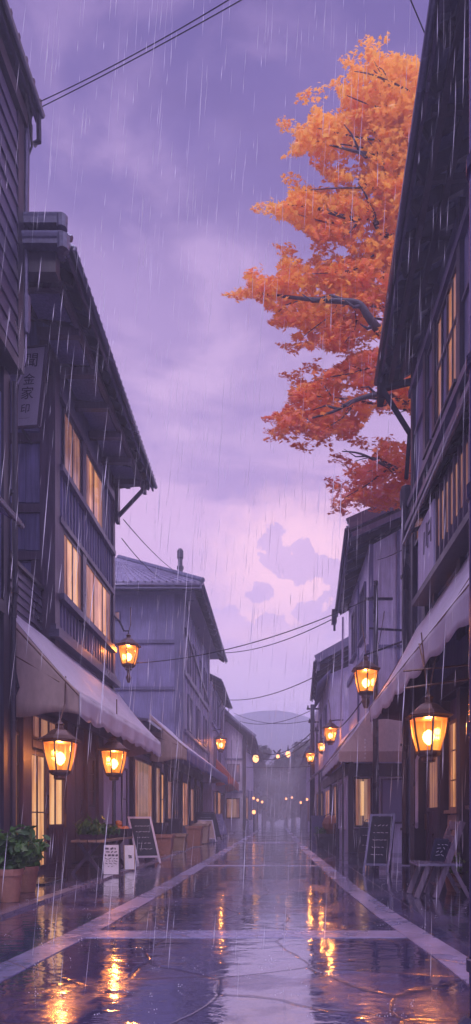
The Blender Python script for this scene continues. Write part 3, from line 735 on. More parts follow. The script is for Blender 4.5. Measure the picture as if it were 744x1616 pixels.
m=MB(); FG.box(m,2.2,2.36,.01,3.3,-.05,.08); FG.box(m,2.95,3.1,.01,3.3,-.02,.08); FG.box(m,2.2,7,2.35,2.75,-.02,.1); FR.box(m,19.5,29,2.4,2.75,-.02,.1); FG.box(m,2.36,2.95,.01,.75,-.02,.05); FR.box(m,22.2,22.4,.01,2.4,-.02,.07); FR.box(m,25.2,25.4,.01,2.4,-.02,.07); m.build('shopfront_post',WOODD,t)
window(FG,t,2.38,2.93,.8,2.32,LITW,2,1,WOODD,.05,False); window(FG,t,3.2,4.3,.9,2.3,PALEG,1,1,WOODR,.06,False)
m=MB(); FG.box(m,2.58,2.68,1.15,2.2,.03,.06); m.build('shop_lamp',LITB,t)
window(FR,t,20.0,21.9,.7,2.3,PALEG,2,1,PLAST,.07,False); door(FR,t,22.6,24.0,.01,2.3,LITD,WOODR,.8); window(FR,t,25.6,28,.8,2.3,LIT,2,1,PLAST,.08,False)
aw=awning(t,(2.78,18.9,4.30),(2.6,25.6,4.2),(1.78,18.1,2.98),(1.80,24.8,2.93),.30,.6,CLOTH,CLOTHS,near_side=False,label='pale awning with dark stripes')
m=MB(); m.grid(lambda u,v:(1.78+(2.78-1.78)*v+u*(5.0-1.78-(2.78-1.78)*v)-0*v, 18.1+.8*v, 2.98+1.3*v-.05*math.sin(math.pi*v)),14,6)
m.grid(lambda u,v:(1.78+u*3.22,18.09,2.98-.30*v+.0*u),14,2); m.build('front_slope',CLOTHS,aw,solid=.006)
m=MB()
for a,b in ((20.2,21.0),(22.2,23.0),(24.0,24.7)):
    f=lambda y:((y-18.5)/6.7)
    m.slab([(1.78,a-.4,3.0),(1.78,b-.4,3.0),(2.62,b,4.1),(2.62,a,4.1)],(-.004,0,.02))
m.build('stripe',CLOTHM,aw)
m=MB(); m.beam((1.9,18.15,2.9),(1.9,18.15,.01),.05,.05); m.build('awning_prop',WOODD,t)

# ---- R3
t=thing('back_house',(4,36,0),'grey house with a shallow lean roof, beyond the striped awning on the right','house')
FF=Face('F',30.5); FR=Face('R',2.55)
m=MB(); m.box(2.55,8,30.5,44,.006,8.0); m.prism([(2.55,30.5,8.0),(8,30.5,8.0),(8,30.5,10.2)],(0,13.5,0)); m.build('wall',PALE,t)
m=MB(); planks(m,FF,2.6,5,3.0,7.9,.5); battens(m,FR,30.6,43.8,3.2,7.8,.9,.07,.04); m.build('boards',PALE,t)
for a in (32,35,38.5): window(FR,t,a,a+1.5,5,6.8,DARKG,2,1,WOOD,.08)
roofslab(t,(1.85,29.5,8.32),(2.1,37.5,8.05),(6.5,29.5,10.9),(6.5,37.5,10.7),.2,.4,raf=1.2)
m=MB(); m.beam((1.83,29.45,8.45),(6.5,29.45,11.05),.1,.36); m.beam((1.95,29.6,7.95),(1.95,29.6,8.3),.1,.2); m.build('barge_board',TIN,t)
m=MB(); m.slab([(1.9,29.6,7.35),(2.15,37,7.3),(2.55,37,7.9),(2.55,29.6,8.0)],(0,0,.04)); m.build('eave_skirt',WOOD2,t)
window(FR,t,31,33,.7,2.5,LIT,2,1,WOODD,.09); window(FR,t,34.5,37,.7,2.5,LITW,2,1,WOODD,.09); door(FR,t,38,39.4,.01,2.6,LITD,WOODD,.8)
m=MB(); m.slab([(1.75,30.8,3.1),(1.8,37,3.1),(2.55,37,3.7),(2.55,30.8,3.7)],(0,0,.05)); m.build('pent_roof',TIN,t)
m=MB(); m.box(2.0,2.12,30.3,30.45,.01,3.2); m.build('porch_post',WOODD,t)
t=thing('far_house',(4,54,0),'dim far house on the right, almost lost in the mist behind the utility pole','house')
m=MB(); m.box(2.9,8,46,62,.006,5.8); m.build('wall',PALE,t)
roofslab(t,(2.2,45.4,5.9),(2.2,62.5,5.9),(6,45.4,8.2),(6,62.5,8.2),.2,.5,raf=0)
F=Face('R',2.9)
for a in (47,51,56): window(F,t,a,a+2,.8,2.6,LIT if a!=51 else LITD,2,1,WOODD,.09)

# near post at the right edge of view
t=thing('drain_post',(1.08,3.2,0),'blue violet wet post close to the camera, along the right edge','post')
m=MB(); m.lathe((1.05,3.2,0),[(.075,.008),(.075,6.9)],14); m.build('pipe',BLUEP,t,smooth=True)
m=MB()
for z in (.35,1.55,2.75,3.4,4.4): m.lathe((1.05,3.2,z),[(.078,-.035),(.09,-.03),(.09,.03),(.078,.035)],14)
m.build('collar',GUT,t)
m=MB(); m.lathe((1.05,3.2,.0),[(.13,.006),(.13,.05),(.09,.09)],14); m.build('foot',GUT,t)

# =================================================================== LANTERNS
def lantern_parts(root, hang='chain'):
    c=root.location; x,y,z=c
    # z = bottom of the lantern; total .86
    n=6; rb=.145; rt=.240; z0=.12; z1=.55
    m=MB(); m.lathe(c,[(.07,0),(.09,.015),(.09,.06),(.13,.075),(.15,.10),(.15,z0)],12); m.build('base',BRONZE,root)
    m=MB()
    for k in range(n):
        t=2*math.pi*k/n+R(30); a=Vector((x+rb*1.06*math.cos(t),y+rb*1.06*math.sin(t),z+z0)); b=Vector((x+rt*math.cos(t),y+rt*math.sin(t),z+z1))
        mid=a.lerp(b,.5)+Vector((math.cos(t),math.sin(t),0))*.012
        m.tube([a,mid,b],.0135,5)
    m.lathe(c,[(rb*1.1,z0-.01),(rb*1.1,z0+.015)],n,R(30)); m.lathe(c,[(rt*1.03,z1-.02),(rt*1.03,z1+.012)],n,R(30))
    m.build('frame',BRONZE,root)
    m=MB(); base=len(m.v)
    prof=[(rb,z0+.01),((rb+rt)/2+.012,(z0+z1)/2),(rt*.97,z1-.01)]
    for r_,zz in prof:
        for k in range(n): t=2*math.pi*k/n+R(30); m.v.append((x+r_*math.cos(t),y+r_*math.sin(t),z+zz))
    for i in range(2):
        for k in range(n): a0=i*n+k; a1=i*n+(k+1)%n; m.f.append((a0,a1,a1+n,a0+n))
    m.build('glass',AMBER,root)
    m=MB(); m.lathe(c,[(.30,z1+.005),(.31,z1+.02),(.20,z1+.085),(.12,z1+.16),(.05,z1+.19),(.045,z1+.23),(.065,z1+.25),(.03,z1+.28),(.012,z1+.31)],6,R(30)); m.build('cap',BRONZE,root)
    m=MB(); m.lathe(c,[(.012,.21),(.055,.25),(.08,.31),(.06,.365),(.012,.40)],10); m.build('bulb',BULB,root,smooth=True)
    m=MB(); m.lathe(c,[(.03,.11),(.022,.21)],8); m.build('lamp_holder',BRONZE,root)
    ld=bpy.data.lights.new('lantern_light','POINT'); ld.energy=90; ld.color=(1,.46,.17); ld.shadow_soft_size=.05
    lo=bpy.data.objects.new('lantern_light',ld); COL.objects.link(lo); lo.parent=root; lo.location=(0,0,.465)
LG='amber street lanterns'
lamps=[]
proto=thing('street_lantern',(0,0,0),'x','lantern',LG); lantern_parts(proto)
def lantern(px,py,d,s,label,first=False):
    """px,py = pixel of the lantern's bottom centre, d its distance"""
    o=proto if first else copy_tree(proto)
    o.location=((px-437)*d/1000,d,H+(1290-py)*d/1000); o.scale=(s,)*3; o['label']=label
    return o
def extra(o,name,pts,r,mat=BRONZE,beam=False):
    """extra piece in world coordinates under lantern o"""
    m=MB(); m.tube(pts,r,8); s=o.scale[0]
    ob=m.build(name,mat,None,origin=(0,0,0)); 
    me=ob.data; L=Vector(o.location)
    for v in me.vertices: v.co=(v.co-L)/s
    ob.parent=o; return ob
l1=lantern(95,1231,10.4,1.14,'large lantern hanging from the corner of the left awning, in front of the lit doors',True)
extra(l1,'chain',[(l1.location.x,10.4,l1.location.z+.98),(l1.location.x+.01,10.6,3.0),(-3.6,10.8,3.5)],.012)
l2=lantern(180,1232,13.5,1.15,'lantern on a slim post, just under the far half of the left awning')
x,y,z=l2.location; extra(l2,'post',[(x,y,GZ+.01),(x,y,z+.02)],.04,METAL); extra(l2,'post_foot',[(x,y,GZ+.005),(x,y,GZ+.2),(x,y,GZ+.3)],[.11,.09,.045],METAL)
l3=lantern(203,1058,18.3,1.25,'lantern on a curved bracket at the far upper corner of the tall shop house')
x,y,z=l3.location; extra(l3,'bracket',[(-4.68,18.1,z+1.55),(-4.5,18.15,z+1.36),(x-.12,18.25,z+1.12),(x,18.3,z+1.14),(x,18.3,z+1.02)],.028,METAL); extra(l3,'finial',[(x,18.3,z-.36),(x,18.3,z-.22),(x,18.3,z-.12),(x,18.3,z+.02)],[.03,.085,.04,.05])
l4=lantern(349,1188,39.7,1.5,'lantern on the narrow house wall, above the far end of the blue edged awning')
x,y,z=l4.location; extra(l4,'bracket',[(-4.1,40.3,z+1.45),(x,39.9,z+1.5),(x,39.7,z+1.25)],.035,METAL)
l5=lantern(677,1203,8.5,1.08,'largest lantern, hanging below the right hand awning beside the paned window')
x,y,z=l5.location
extra(l5,'hanger',[(x-.12,8.4,3.55),(x-.03,8.5,z+1.05),(x,8.5,z+.9)],.009); extra(l5,'hanger',[(x+.14,8.4,3.6),(x+.02,8.5,z+1.0)],.009)
extra(l5,'cross_rod',[(x-.32,8.45,z+.98),(x+.9,8.45,z+1.16)],.016); extra(l5,'cross_rod',[(x-.34,8.5,z+1.22),(x+.9,8.5,z+1.34)],.013)
l6=lantern(578,1103,14.9,1.2,'lantern on a straight arm reaching out from the thick right hand downpipe')
x,y,z=l6.location; extra(l6,'bracket',[(2.93,14.32,z+1.22),(2.5,14.6,z+1.12),(x-.05,14.9,z+1.02),(x-.02,14.9,z+.96)],.024,METAL); extra(l6,'finial',[(x,y,z-.22),(x,y,z-.08),(x,y,z+.02)],[.05,.10,.09])
l7=lantern(522,1176,25.2,1.2,'lantern under the far end of the striped awning eave, third back on the right')
x,y,z=l7.location; extra(l7,'bracket',[(2.72,25.9,z+1.1),(2.4,25.6,z+1.05),(x,25.2,z+.95),(x,25.2,z+.8)],.025,METAL)
l8=lantern(508,1190,34.0,1.0,'small hazy lantern on the grey back house wall, between two brighter lanterns')
x,y,z=l8.location; extra(l8,'bracket',[(2.55,34,z+.8),(x,34,z+.86),(x,34,z+.78)],.03,METAL)
l9=lantern(490,1207,37.5,1.2,'lantern beside the tall utility pole at the far end of the right side')
x,y,z=l9.location; extra(l9,'bracket',[(2.15,38.0,z+.95),(x,37.6,z+.95),(x,37.5,z+.8)],.03,METAL)
for o in (l4,l6,l7,l8,l9): pass

# far points of light: low post lamps in the mist
FG_='tiny far lamps glowing in the mist'
fl=[(400.5,1260,78,'far lamp in the mist, first of three in a row left of the road end'),(407,1263,80,'far lamp in the mist, middle of three in a row left of the road end'),(414,1266,82,'far misty lamp, right one of three in a row left of the road end'),
    (401,1282,70,'brightest low far lamp beside the blue banner'),(452,1261,92,'far lamp right of the road centre, against the dark trees'),(461,1259,96,'faint far lamp beside the dark right hand tree'),(475,1267,84,'low faint far lamp near the right kerb'),(485,1262,80,'far lamp left of the far utility pole'),(494,1257,60,'bright far lamp just right of the far utility pole')]
fp=thing('post_lamp',(0,0,0),'x','lamp',FG_)
m=MB(); m.lathe((0,0,0),[(.02,-.16),(.11,-.1),(.14,0),(.11,.1),(.02,.16)],10); m.build('globe',emis('far_lamp_glow',(1,.36,.14),2.6),fp,smooth=True)
m=MB(); m.lathe((0,0,0),[(.16,.14),(.03,.24)],8); m.build('cap',METAL,fp)
for i,(px,py,d,lab) in enumerate(fl):
    o=fp if i==0 else copy_tree(fp); d*=.66
    z=H+(1290-py)*d/1000; o.location=((px-437)*d/1000,d,z); o['label']=lab
    s=1.0 if i in (3,8) else .72; o.scale=(s,s,s)
    m=MB(); m.lathe((0,0,0),[(.05,-z/s+.01),(.035,-.14)],6); q=m.build('pole',METAL,None,origin=(0,0,0)); q.parent=o

# festoon bulbs
fb=thing('festoon_bulb',(0,0,0),'x','bulb','bulbs strung across the far street')
m=MB(); m.lathe((0,0,0),[(.02,-.28),(.16,-.18),(.2,0),(.14,.16),(.05,.2)],12); m.build('glass_bulb',FBULB,fb,smooth=True)
m=MB(); m.lathe((0,0,0),[(.07,.18),(.07,.34),(.02,.7)],8); m.build('socket',METAL,fb)
for i,(px,py,d,s,lab) in enumerate([(404,1197,48,1.2,'round festoon bulb nearest the misty end house'),(439,1194,45,.62,'thin festoon bulb hanging over the middle of the street'),(455,1190,43.5,.85,'festoon bulb just right of the middle of the street')]):
    o=fb if i==0 else copy_tree(fb); o.location=((px-437)*d/1000,d,H+(1290-py)*d/1000); o.scale=(s,s,s); o['label']=lab

# =================================================================== CABLES
def wire(pts_or, sag, r, label, n=24, group='overhead cables'):
    a,b=map(Vector,pts_or); m=MB()
    m.tube([a.lerp(b,i/n)-Vector((0,0,sag*4*(i/n)*(1-i/n))) for i in range(n+1)],r,5)
    return tag(m.build('overhead_cable',BLACKC,None),label,'cable',group)
wire(((-4.12,10.9,13.4),(2.6,7,12.25)),.22,.0075,'upper of two twisted cables crossing the sky at top left')
wire(((-4.12,10.95,13.36),(2.6,7.1,12.05)),.10,.0075,'lower of two twisted cables crossing the sky at top left')
wire(((2.22,9.35,12.6),(-3.9,2.2,15.0)),.2,.010,'short cable running up from the right hand eave top')
wire(((-3.2,37.2,10.75),(2.45,26.5,9.45)),.35,.022,'cable from the hipped roof corner up to the pale gabled shop')
wire(((-4.15,18.5,5.6),(2.55,16.1,6.75)),.35,.014,'long pale slung cable from the bracket lantern to the right pole')
wire(((-3.6,45,9.45),(2.0,30,7.85)),.4,.025,'cable from the narrow house stay to the lean roofed back house')
wire(((-4.45,18.4,9.75),(-4.65,30.2,12.7)),.15,.014,'steeper cable from the eave bracket to the thin chimney')
wire(((-4.5,18.4,9.2),(-5.2,30.0,12.3)),.2,.014,'lower cable from the tall house corner to the hipped roof')
wire(((-2.45,50.0,7.0),(2.15,38.0,6.25)),1.15,.03,'sagging cable with two birds on it, at the street end')
wire(((-2.45,50.0,6.35),(2.15,38.0,5.9)),1.0,.03,'sagging cable carrying the festoon bulbs')
wire(((-2.45,50.0,5.05),(2.15,38.0,4.15)),.06,.02,'lowest straight cable across the street end')
wire(((-2.9,49.5,8.6),(2.15,38.0,7.55)),.5,.022,'thin cable to the top crossarm of the far utility pole')
wire(((-3.4,50.5,9.4),(2.2,38.0,6.95)),.5,.02,'thin cable falling from the misty gable to the far utility pole')
wire(((2.2,38,6.4),(2.25,15.0,4.2)),.75,.018,'heavy slack cable from the far utility pole to the arm lantern')
wire(((2.72,16,6.3),(3.3,20.5,6.7)),.05,.012,'short cable from the near right pole to the gabled shop front')
wire(((2.55,16,7.6),(2.95,14.3,7.2)),.03,.010,'short cable tying the near right pole to the downpipe')

# poles
t=thing('utility_pole',(2.52,16.1,0),'slender dark utility pole before the pale gabled shop','pole','utility poles')
m=MB(); m.lathe((2.52,16.1,0),[(.085,.005),(.06,7.1)],10); m.build('shaft',METAL,t,smooth=True)
m=MB(); m.beam((2.25,16.1,6.65),(2.95,16.1,6.65),.05,.06); m.beam((2.35,16.1,5.9),(3.2,16.1,5.85),.04,.05); m.build('crossarm',METAL,t)
t=thing('utility_pole',(2.15,38.0,0),'tall far utility pole with three crossarms, rising from the mist','pole','utility poles')
m=MB(); m.lathe((2.15,38.0,0),[(.17,.005),(.12,7.85)],10); m.build('shaft',WOODD,t,smooth=True)
for z,a,b in ((7.6,1.8,3.2),(6.8,1.9,3.2),(6.3,2.0,3.2)):
    m=MB(); m.beam((a,38,z),(b,38,z),.09,.1); 
    for q in (a+.08,a+.35,b-.1): m.lathe((q,38,z+.05),[(.04,0),(.055,.06),(.03,.16)],6)
    m.build('crossarm',METAL,t)

# birds
def bird(x,y,z,lab,flip=1):
    m=MB(); f=flip*.6
    pts=[(x-.26*f,y,z+.03),(x-.12*f,y,z+.07),(x,y,z+.11),(x+.09*f,y,z+.19),(x+.15*f,y,z+.24),(x+.22*f,y,z+.23),(x+.28*f,y,z+.22)]
    m.tube(pts,[.01,.03,.06,.055,.04,.03,.006],8)
    m.tube([(x,y,z+.06),(x+.01,y,z-.01)],.012,4)
    return tag(m.build('bird',METAL,None,smooth=True),lab,'bird','birds perched on the far cable')
def onwire(px):
    a=Vector((-2.45,50.0,7.0)); b=Vector((2.15,38.0,6.25))
    best=min((abs(437+(a.lerp(b,i/200).x)/(a.lerp(b,i/200).y)*1000-px),i/200) for i in range(201))[1]
    p=a.lerp(b,best); p.z-=1.15*4*best*(1-best); return p
p=onwire(434); bird(p.x,p.y,p.z+.03,'left one of two small dark birds on the far cable',-1)
p=onwire(441); bird(p.x,p.y,p.z+.03,'right one of two small dark birds on the far cable',1)

# =================================================================== MAPLE
def px3(px,py,d): return Vector(((px-437)*d/1000,d,H+(1290-py)*d/1000))
def star_leaf(mb, c, size, nrm, ang):
    n=Vector(nrm).normalized(); a=n.orthogonal().normalized(); b=n.cross(a)
    ca,sa=math.cos(ang),math.sin(ang); u=a*ca+b*sa; w=b*ca-a*sa
    prof=((0,1.0),(18,.45),(42,.85),(64,.4),(100,.6),(135,.22),(180,.16),(225,.22),(260,.6),(296,.4),(318,.85),(342,.45))
    mb.fan(c,[c+(u*math.cos(R(t))+w*math.sin(R(t)))*size*r-n*size*.12*r for t,r in prof])
def inpoly(x,y,P):
    c=False; j=len(P)-1
    for i in range(len(P)):
        if (P[i][1]>y)!=(P[j][1]>y) and x<(P[j][0]-P[i][0])*(y-P[i][1])/(P[j][1]-P[i][1]+1e-9)+P[i][0]: c=not c
        j=i
    return c
layers=[
 [(580,66),(598,95),(628,86),(672,92),(690,140),(680,215),(610,215),(570,195),(545,168),(528,132),(558,140),(542,92),(575,108)],
 [(480,152),(520,185),(560,172),(680,165),(680,310),(600,305),(560,245),(520,252),(500,245),(458,240),(475,215),(442,193),(490,203)],
 [(498,262),(560,270),(650,275),(650,345),(640,415),(560,402),(530,378),(500,380),(465,352),(408,325),(455,320),(450,286),(500,300),(540,308),(520,280)],
 [(442,392),(490,415),(500,392),(555,408),(650,400),(640,525),(570,535),(545,555),(520,550),(445,548),(480,515),(428,512),(437,490),(364,460),(395,455),(388,428),(440,440)],
 [(482,578),(520,585),(560,556),(620,545),(690,590),(690,690),(640,645),(590,642),(560,692),(530,682),(500,694),(462,700),(428,684),(422,655),(460,640),(452,598),(500,605)],
 [(600,698),(680,700),(680,800),(590,802),(560,790),(530,804),(516,762),(560,760),(526,722),(580,735)]]
TR=Vector((4.35,17.3,0))
t=thing('maple_tree',TR,'tall maple with flame orange autumn leaves rising behind the right hand timber house','tree')
m=MB()
m.tube([TR+Vector((0,0,.0)),TR+Vector((.05,0,3)),TR+Vector((-.05,.1,7)),TR+Vector((.1,0,11)),TR+Vector((-.1,-.1,15)),TR+Vector((-.35,0,18.5)),TR+Vector((-.5,0,21))],[.36,.28,.25,.2,.14,.08,.03],10)
m.build('trunk',BARK,t,smooth=True)
def limb(pts, r0, par, sub=3):
    P=[px3(*p) for p in pts]; Q=[]
    for i in range(len(P)-1):
        p0=P[max(i-1,0)];p1=P[i];p2=P[i+1];p3=P[min(i+2,len(P)-1)]
        for k in range(4):
            s=k/4; Q.append(.5*((2*p1)+(p2-p0)*s+(2*p0-5*p1+4*p2-p3)*s*s+(-p0+3*p1-3*p2+p3)*s**3))
    Q.append(P[-1]); n=len(Q)
    m=MB(); m.tube(Q,[r0*(1-.85*i/(n-1)) for i in range(n)],7)
    for k in range(sub):
        i=int(n*(.35+.5*k/sub)); p=Q[i]; d=(Q[min(i+2,n-1)]-Q[i-1]).normalized()
        s=1 if k%2 else -1
        e=p+d*ru(.3,.6)+Vector((ru(-.1,.1),ru(-.4,.4),s*ru(.08,.3)))
        md=p.lerp(e,.5)+Vector((0,0,.1*s)); m.tube([p,md,e],[r0*.35,r0*.22,r0*.08],5)
    m.build('limb',BARK,par,smooth=True)
D=17
limb([(692,330,17.2),(640,290,17),(610,262,16.5),(588,245,16.1),(560,238,15.8),(520,228,15.7)],.10,t,4)
limb([(692,470,17.2),(630,385,17),(598,360,16.4),(585,330,16.2),(560,345,16),(500,328,15.8),(455,322,15.9)],.11,t,4)
limb([(692,600,17.2),(640,545,17),(604,526,16.0),(582,500,15.6),(565,478,15.5),(520,474,15.4),(470,470,15.5),(410,462,15.8)],.15,t,5)
limb([(692,480,17.2),(640,450,17.4),(590,435,17.2),(520,425,17)],.08,t,3)
limb([(692,690,17.2),(650,640,17),(606,622,15.9),(560,632,15.5),(525,650,15.5),(470,665,15.7)],.10,t,4)
limb([(692,780,17.2),(640,748,16.8),(610,735,16.2),(570,716,16),(540,712,16)],.07,t,3)
limb([(692,240,17.2),(650,170,17),(620,140,16.6),(590,110,16.4)],.07,t,3)
tw=[[(640,140),(590,118),(560,112)],[(640,180),(585,165),(548,150)],[(640,230),(560,215),(495,200)],[(640,250),(570,232),(500,222)],[(620,300),(545,296),(480,300)],
 [(600,345),(530,352),(470,338)],[(600,400),(560,425),(490,432)],[(560,480),(520,500),(480,530)],[(575,500),(560,520),(545,540)],[(520,474),(460,478),(440,492)],
 [(600,580),(550,590),(500,598)],[(580,628),(540,660),(505,682)],[(560,632),(500,625),(470,612)],[(620,740),(580,765),(545,785)],[(620,735),(590,722),(560,728)]]
for q in tw:
    limb([(695,q[0][1]+70,17.25),(664,q[0][1]+22,16.9)]+[(*p,16.5-.38*k) for k,p in enumerate(q)],.045,t,2)
for P in layers:
    m=MB()
    xs=[p[0] for p in P]; ys=[p[1] for p in P]; x0,x1,y0,y1=min(xs),max(xs),min(ys),max(ys)
    area=(x1-x0)*(y1-y0); nsp=int(area/46); k=0; tries=0
    while k<nsp and tries<nsp*20:
        tries+=1
        px=ru(x0,x1); py=ru(y0,y1)
        if not inpoly(px,py,P): continue
        # gaps between leaf pads
        if mnoise.noise(Vector((px*.034,py*.062,len(P)*1.7)))<(-.05 if px<615 else -.20): continue
        k+=1
        cdep=17+ru(-1.3,1.5)-max(0,(560-px))*.004
        c=px3(px,py,cdep)
        # spray: a short twig carrying leaves, tapering to the tip, pointing away from the trunk and drooping
        dx=-1 if px<600 else ru(-1,.4)
        d=Vector((dx+ru(-.3,.3),ru(-.8,.5),ru(-.55,.25))).normalized(); L=ru(.35,.7)
        nl=9
        for i in range(nl):
            s=i/nl; q=c+d*(s-.6)*L; w=.22*(1-s)+.03
            q+=Vector((ru(-1,1)*w,ru(-1,1)*w,ru(-.6,.6)*w))
            if not inpoly(437+q.x/q.y*1000,1290-(q.z-H)/q.y*1000,P): continue
            nr=Vector((ru(-.6,.6),ru(-.9,.3),ru(.4,1))); star_leaf(m,q,ru(.09,.17),nr,rnd()*6.28)
    # outer fingers: long tapering sprays along the left outline
    for (px,py) in P:
        if px>600: continue
        for rep_ in range(3):
            cx=px+24+ru(-6,10); cy=py+ru(-9,9); c0=px3(cx,cy,17+ru(-.7,.9)); c1=px3(px-6+ru(-8,6),py+ru(-10,10),17+ru(-.7,.7))
            for k in range(30):
                s_=rnd()**.8; q=c0.lerp(c1,s_); w=.10*(1-s_)+.012; q+=Vector((ru(-1,1)*w,ru(-1,1)*w*2,ru(-1,1)*w))
                star_leaf(m,q,ru(.07,.14)*(1.1-.4*s_),Vector((ru(-.6,.6),ru(-1,0),ru(.3,1))),rnd()*6.28)
    m.build('crown',MAPLE,t)

# distant trees at the street end
def far_tree(loc,h,w,lab,seed):
    random.seed(seed)
    t=thing('distant_tree',loc,lab,'tree','misty trees closing the street')
    x,y,z=loc; m=MB(); m.tube([(x,y,0),(x+.1,y,h*.4),(x,y,h*.8)],[.35,.22,.08],7); m.build('trunk',BARK,t)
    m=MB(); cl=[]
    for i in range(26):
        a=rnd()*6.28; zz=ru(.22,1); rr_=w*(1-((zz-.45)/.6)**2)**.5 if abs(zz-.45)<.6 else .2
        cl.append((Vector((x+math.cos(a)*rr_*ru(.3,1),y+math.sin(a)*rr_*ru(.3,1),h*zz)),ru(.8,1.5)*w*.3))
    for c,rr_ in cl:
        for k in range(150):
            v=Vector((random.gauss(0,1),random.gauss(0,1),random.gauss(0,.7))).normalized()*rr_*ru(.55,1.1); q=c+v
            star_leaf(m,q,ru(.32,.62),v+Vector((0,0,.4)),rnd()*6.28)
    m.build('crown',FARL,t)
for i,(px,d,h,w,lab) in enumerate([(392,96,11.5,4.2,'tall misty tree just behind the end house post'),(404,104,11.5,4.0,'misty tree second from the left at the street end'),(417,112,9.8,3.6,'misty tree with lower crown left of the road end'),(430,118,6.0,2.6,'lowest misty tree in the centre gap'),
        (452,116,8.8,3.2,'misty tree just right of the road end gap'),(464,106,11.0,4.2,'broad misty tree right of the road end'),(480,98,12.2,4.4,'tallest misty tree left of the far utility pole'),(503,92,10.4,3.6,'misty tree behind the far utility pole and far house')]):
    d*=.74; far_tree(((px-437)*d/1000,d,0),h*.76,w*.76,lab,100+i)
random.seed(21)

# =================================================================== STREET CLUTTER
def potplant(x,y,r,h,ph,lab,leafs=260,pot=TERRA,spread=1.5,leaf=.055):
    t=thing('potted_plant',(x,y,GZ),lab,'potted plant','pots of greenery on the left pavement')
    m=MB(); m.lathe((x,y,GZ),[(r*.72,.004),(r*.95,h*.8),(r*1.05,h*.8),(r*1.07,h),(r*.95,h),(r*.9,h*.88)],20); m.build('pot',pot,t,smooth=False)
    m=MB(); m.lathe((x,y,GZ),[(r*.9,h*.85),(r*.4,h*.9)],14); m.build('soil',SOIL,t)
    m=MB(); tips=[]
    for k in range(16):
        a=rnd()*6.28; e=Vector((x+math.cos(a)*r*spread*ru(.3,1.15),y+math.sin(a)*r*spread*ru(.3,1.15),GZ+h+ph*ru(.35,1)))
        p=Vector((x+math.cos(a)*.03,y+math.sin(a)*.03,GZ+h*.9)); md=p.lerp(e,.5)+Vector((0,0,.06)); m.tube([p,md,e],.005,4); tips.append((p,md,e))
    m.build('stem',GREEN,t)
    m=MB()
    for k in range(leafs):
        p,md,e=random.choice(tips); s=rnd()**.6; q=(p.lerp(md,s*2) if s<.5 else md.lerp(e,s*2-1))+Vector((ru(-.08,.08),ru(-.08,.08),ru(-.05,.06)))
        nr=Vector((ru(-1,1),ru(-1,.3),ru(.3,1))).normalized(); a=nr.orthogonal().normalized(); b=nr.cross(a); an=rnd()*6.28; u=a*math.cos(an)+b*math.sin(an); w=nr.cross(u); L=leaf*ru(.7,1.5)
        m.fan(q,[q-u*L,q-u*L*.3+w*L*.5,q+u*L*.5+w*L*.42,q+u*L*1.2-nr*L*.3,q+u*L*.5-w*L*.42,q-u*L*.3-w*L*.5])
    m.build('foliage',GREEN,t); return t
potplant(-3.37,8.0,.155,.42,.50,'larger terracotta pot of bushy green leaves at the left edge',620,spread=2.1,leaf=.062)
potplant(-3.56,9.05,.145,.37,.42,'smaller terracotta pot with glossy leaves, right of the edge pot',480,spread=2.1)
m=MB(); m.box(-3.98,-3.62,9.9,10.9,GZ+.003,GZ+.03); tag(m.build('doormat',METAL,None),'flat dark doormat on the pavement below the hanging lantern','doormat')
# trestle bench with planters
t=thing('trestle_table',(-3.5,12.8,GZ),'low wooden trestle table carrying greenery along the left pavement','table')
m=MB(); 
for i in range(4): m.box(-3.82+i*.16,-3.68+i*.16,11.75,14.1,GZ+.60,GZ+.64)
m.build('tabletop',CARD,t)
for y in (11.95,13.8):
    for a,b in ((-3.85,-3.35),(-3.30,-3.75)):
        m=MB(); m.beam((a,y,GZ+.0),(b,y,GZ+.60),.05,.06); m.build('leg',WOODR,t)
m=MB(); m.beam((-3.55,11.98,GZ+.3),(-3.55,13.8,GZ+.3),.04,.05); m.build('stretcher',WOODR,t)
def planter(x,y,w,l,h,z,lab,n=300,sp=.5):
    t=thing('planter_box',(x,y,z),lab,'planter','planters on the trestle table')
    m=MB(); m.hexa([(x-w*.42,y-l*.45,z+.002),(x+w*.42,y-l*.45,z+.002),(x+w*.42,y+l*.45,z+.002),(x-w*.42,y+l*.45,z+.002),(x-w/2,y-l/2,z+h),(x+w/2,y-l/2,z+h),(x+w/2,y+l/2,z+h),(x-w/2,y+l/2,z+h)]); m.build('box',WOODR,t)
    m=MB()
    for k in range(n):
        a=rnd()*6.28; q=Vector((x+ru(-.6,.6)*w,y+ru(-.55,.55)*l,z+h+abs(random.gauss(0,.5))*sp*.35))
        u=Vector((math.cos(a),math.sin(a),ru(.1,1.2))).normalized(); w_=u.cross(Vector((0,0,1))).normalized(); L=ru(.05,.12)
        m.fan(q,[q-u*L,q+w_*L*.25,q+u*L*1.3,q-w_*L*.25])
    m.build('foliage',GREEN,t)
planter(-3.55,12.2,.36,.6,.1,GZ+.642,'nearer planter of feathery green leaves on the trestle table',420,.6)
planter(-3.5,13.0,.34,.7,.08,GZ+.642,'farther low planter of leaves on the trestle table',300,.4)
t=thing('fruit_crate',(-3.45,13.75,GZ+.642),'dark crate heaped with orange gourds at the far end of the trestle table','crate')
m=MB(); m.box(-3.68,-3.2,13.5,14.05,GZ+.645,GZ+.70)
for a in (13.5,14.02): m.box(-3.68,-3.2,a,a+.03,GZ+.70,GZ+.82)
for a in (-3.68,-3.23): m.box(a,a+.03,13.53,14.02,GZ+.70,GZ+.82)
m.build('crate',WOODD,t)
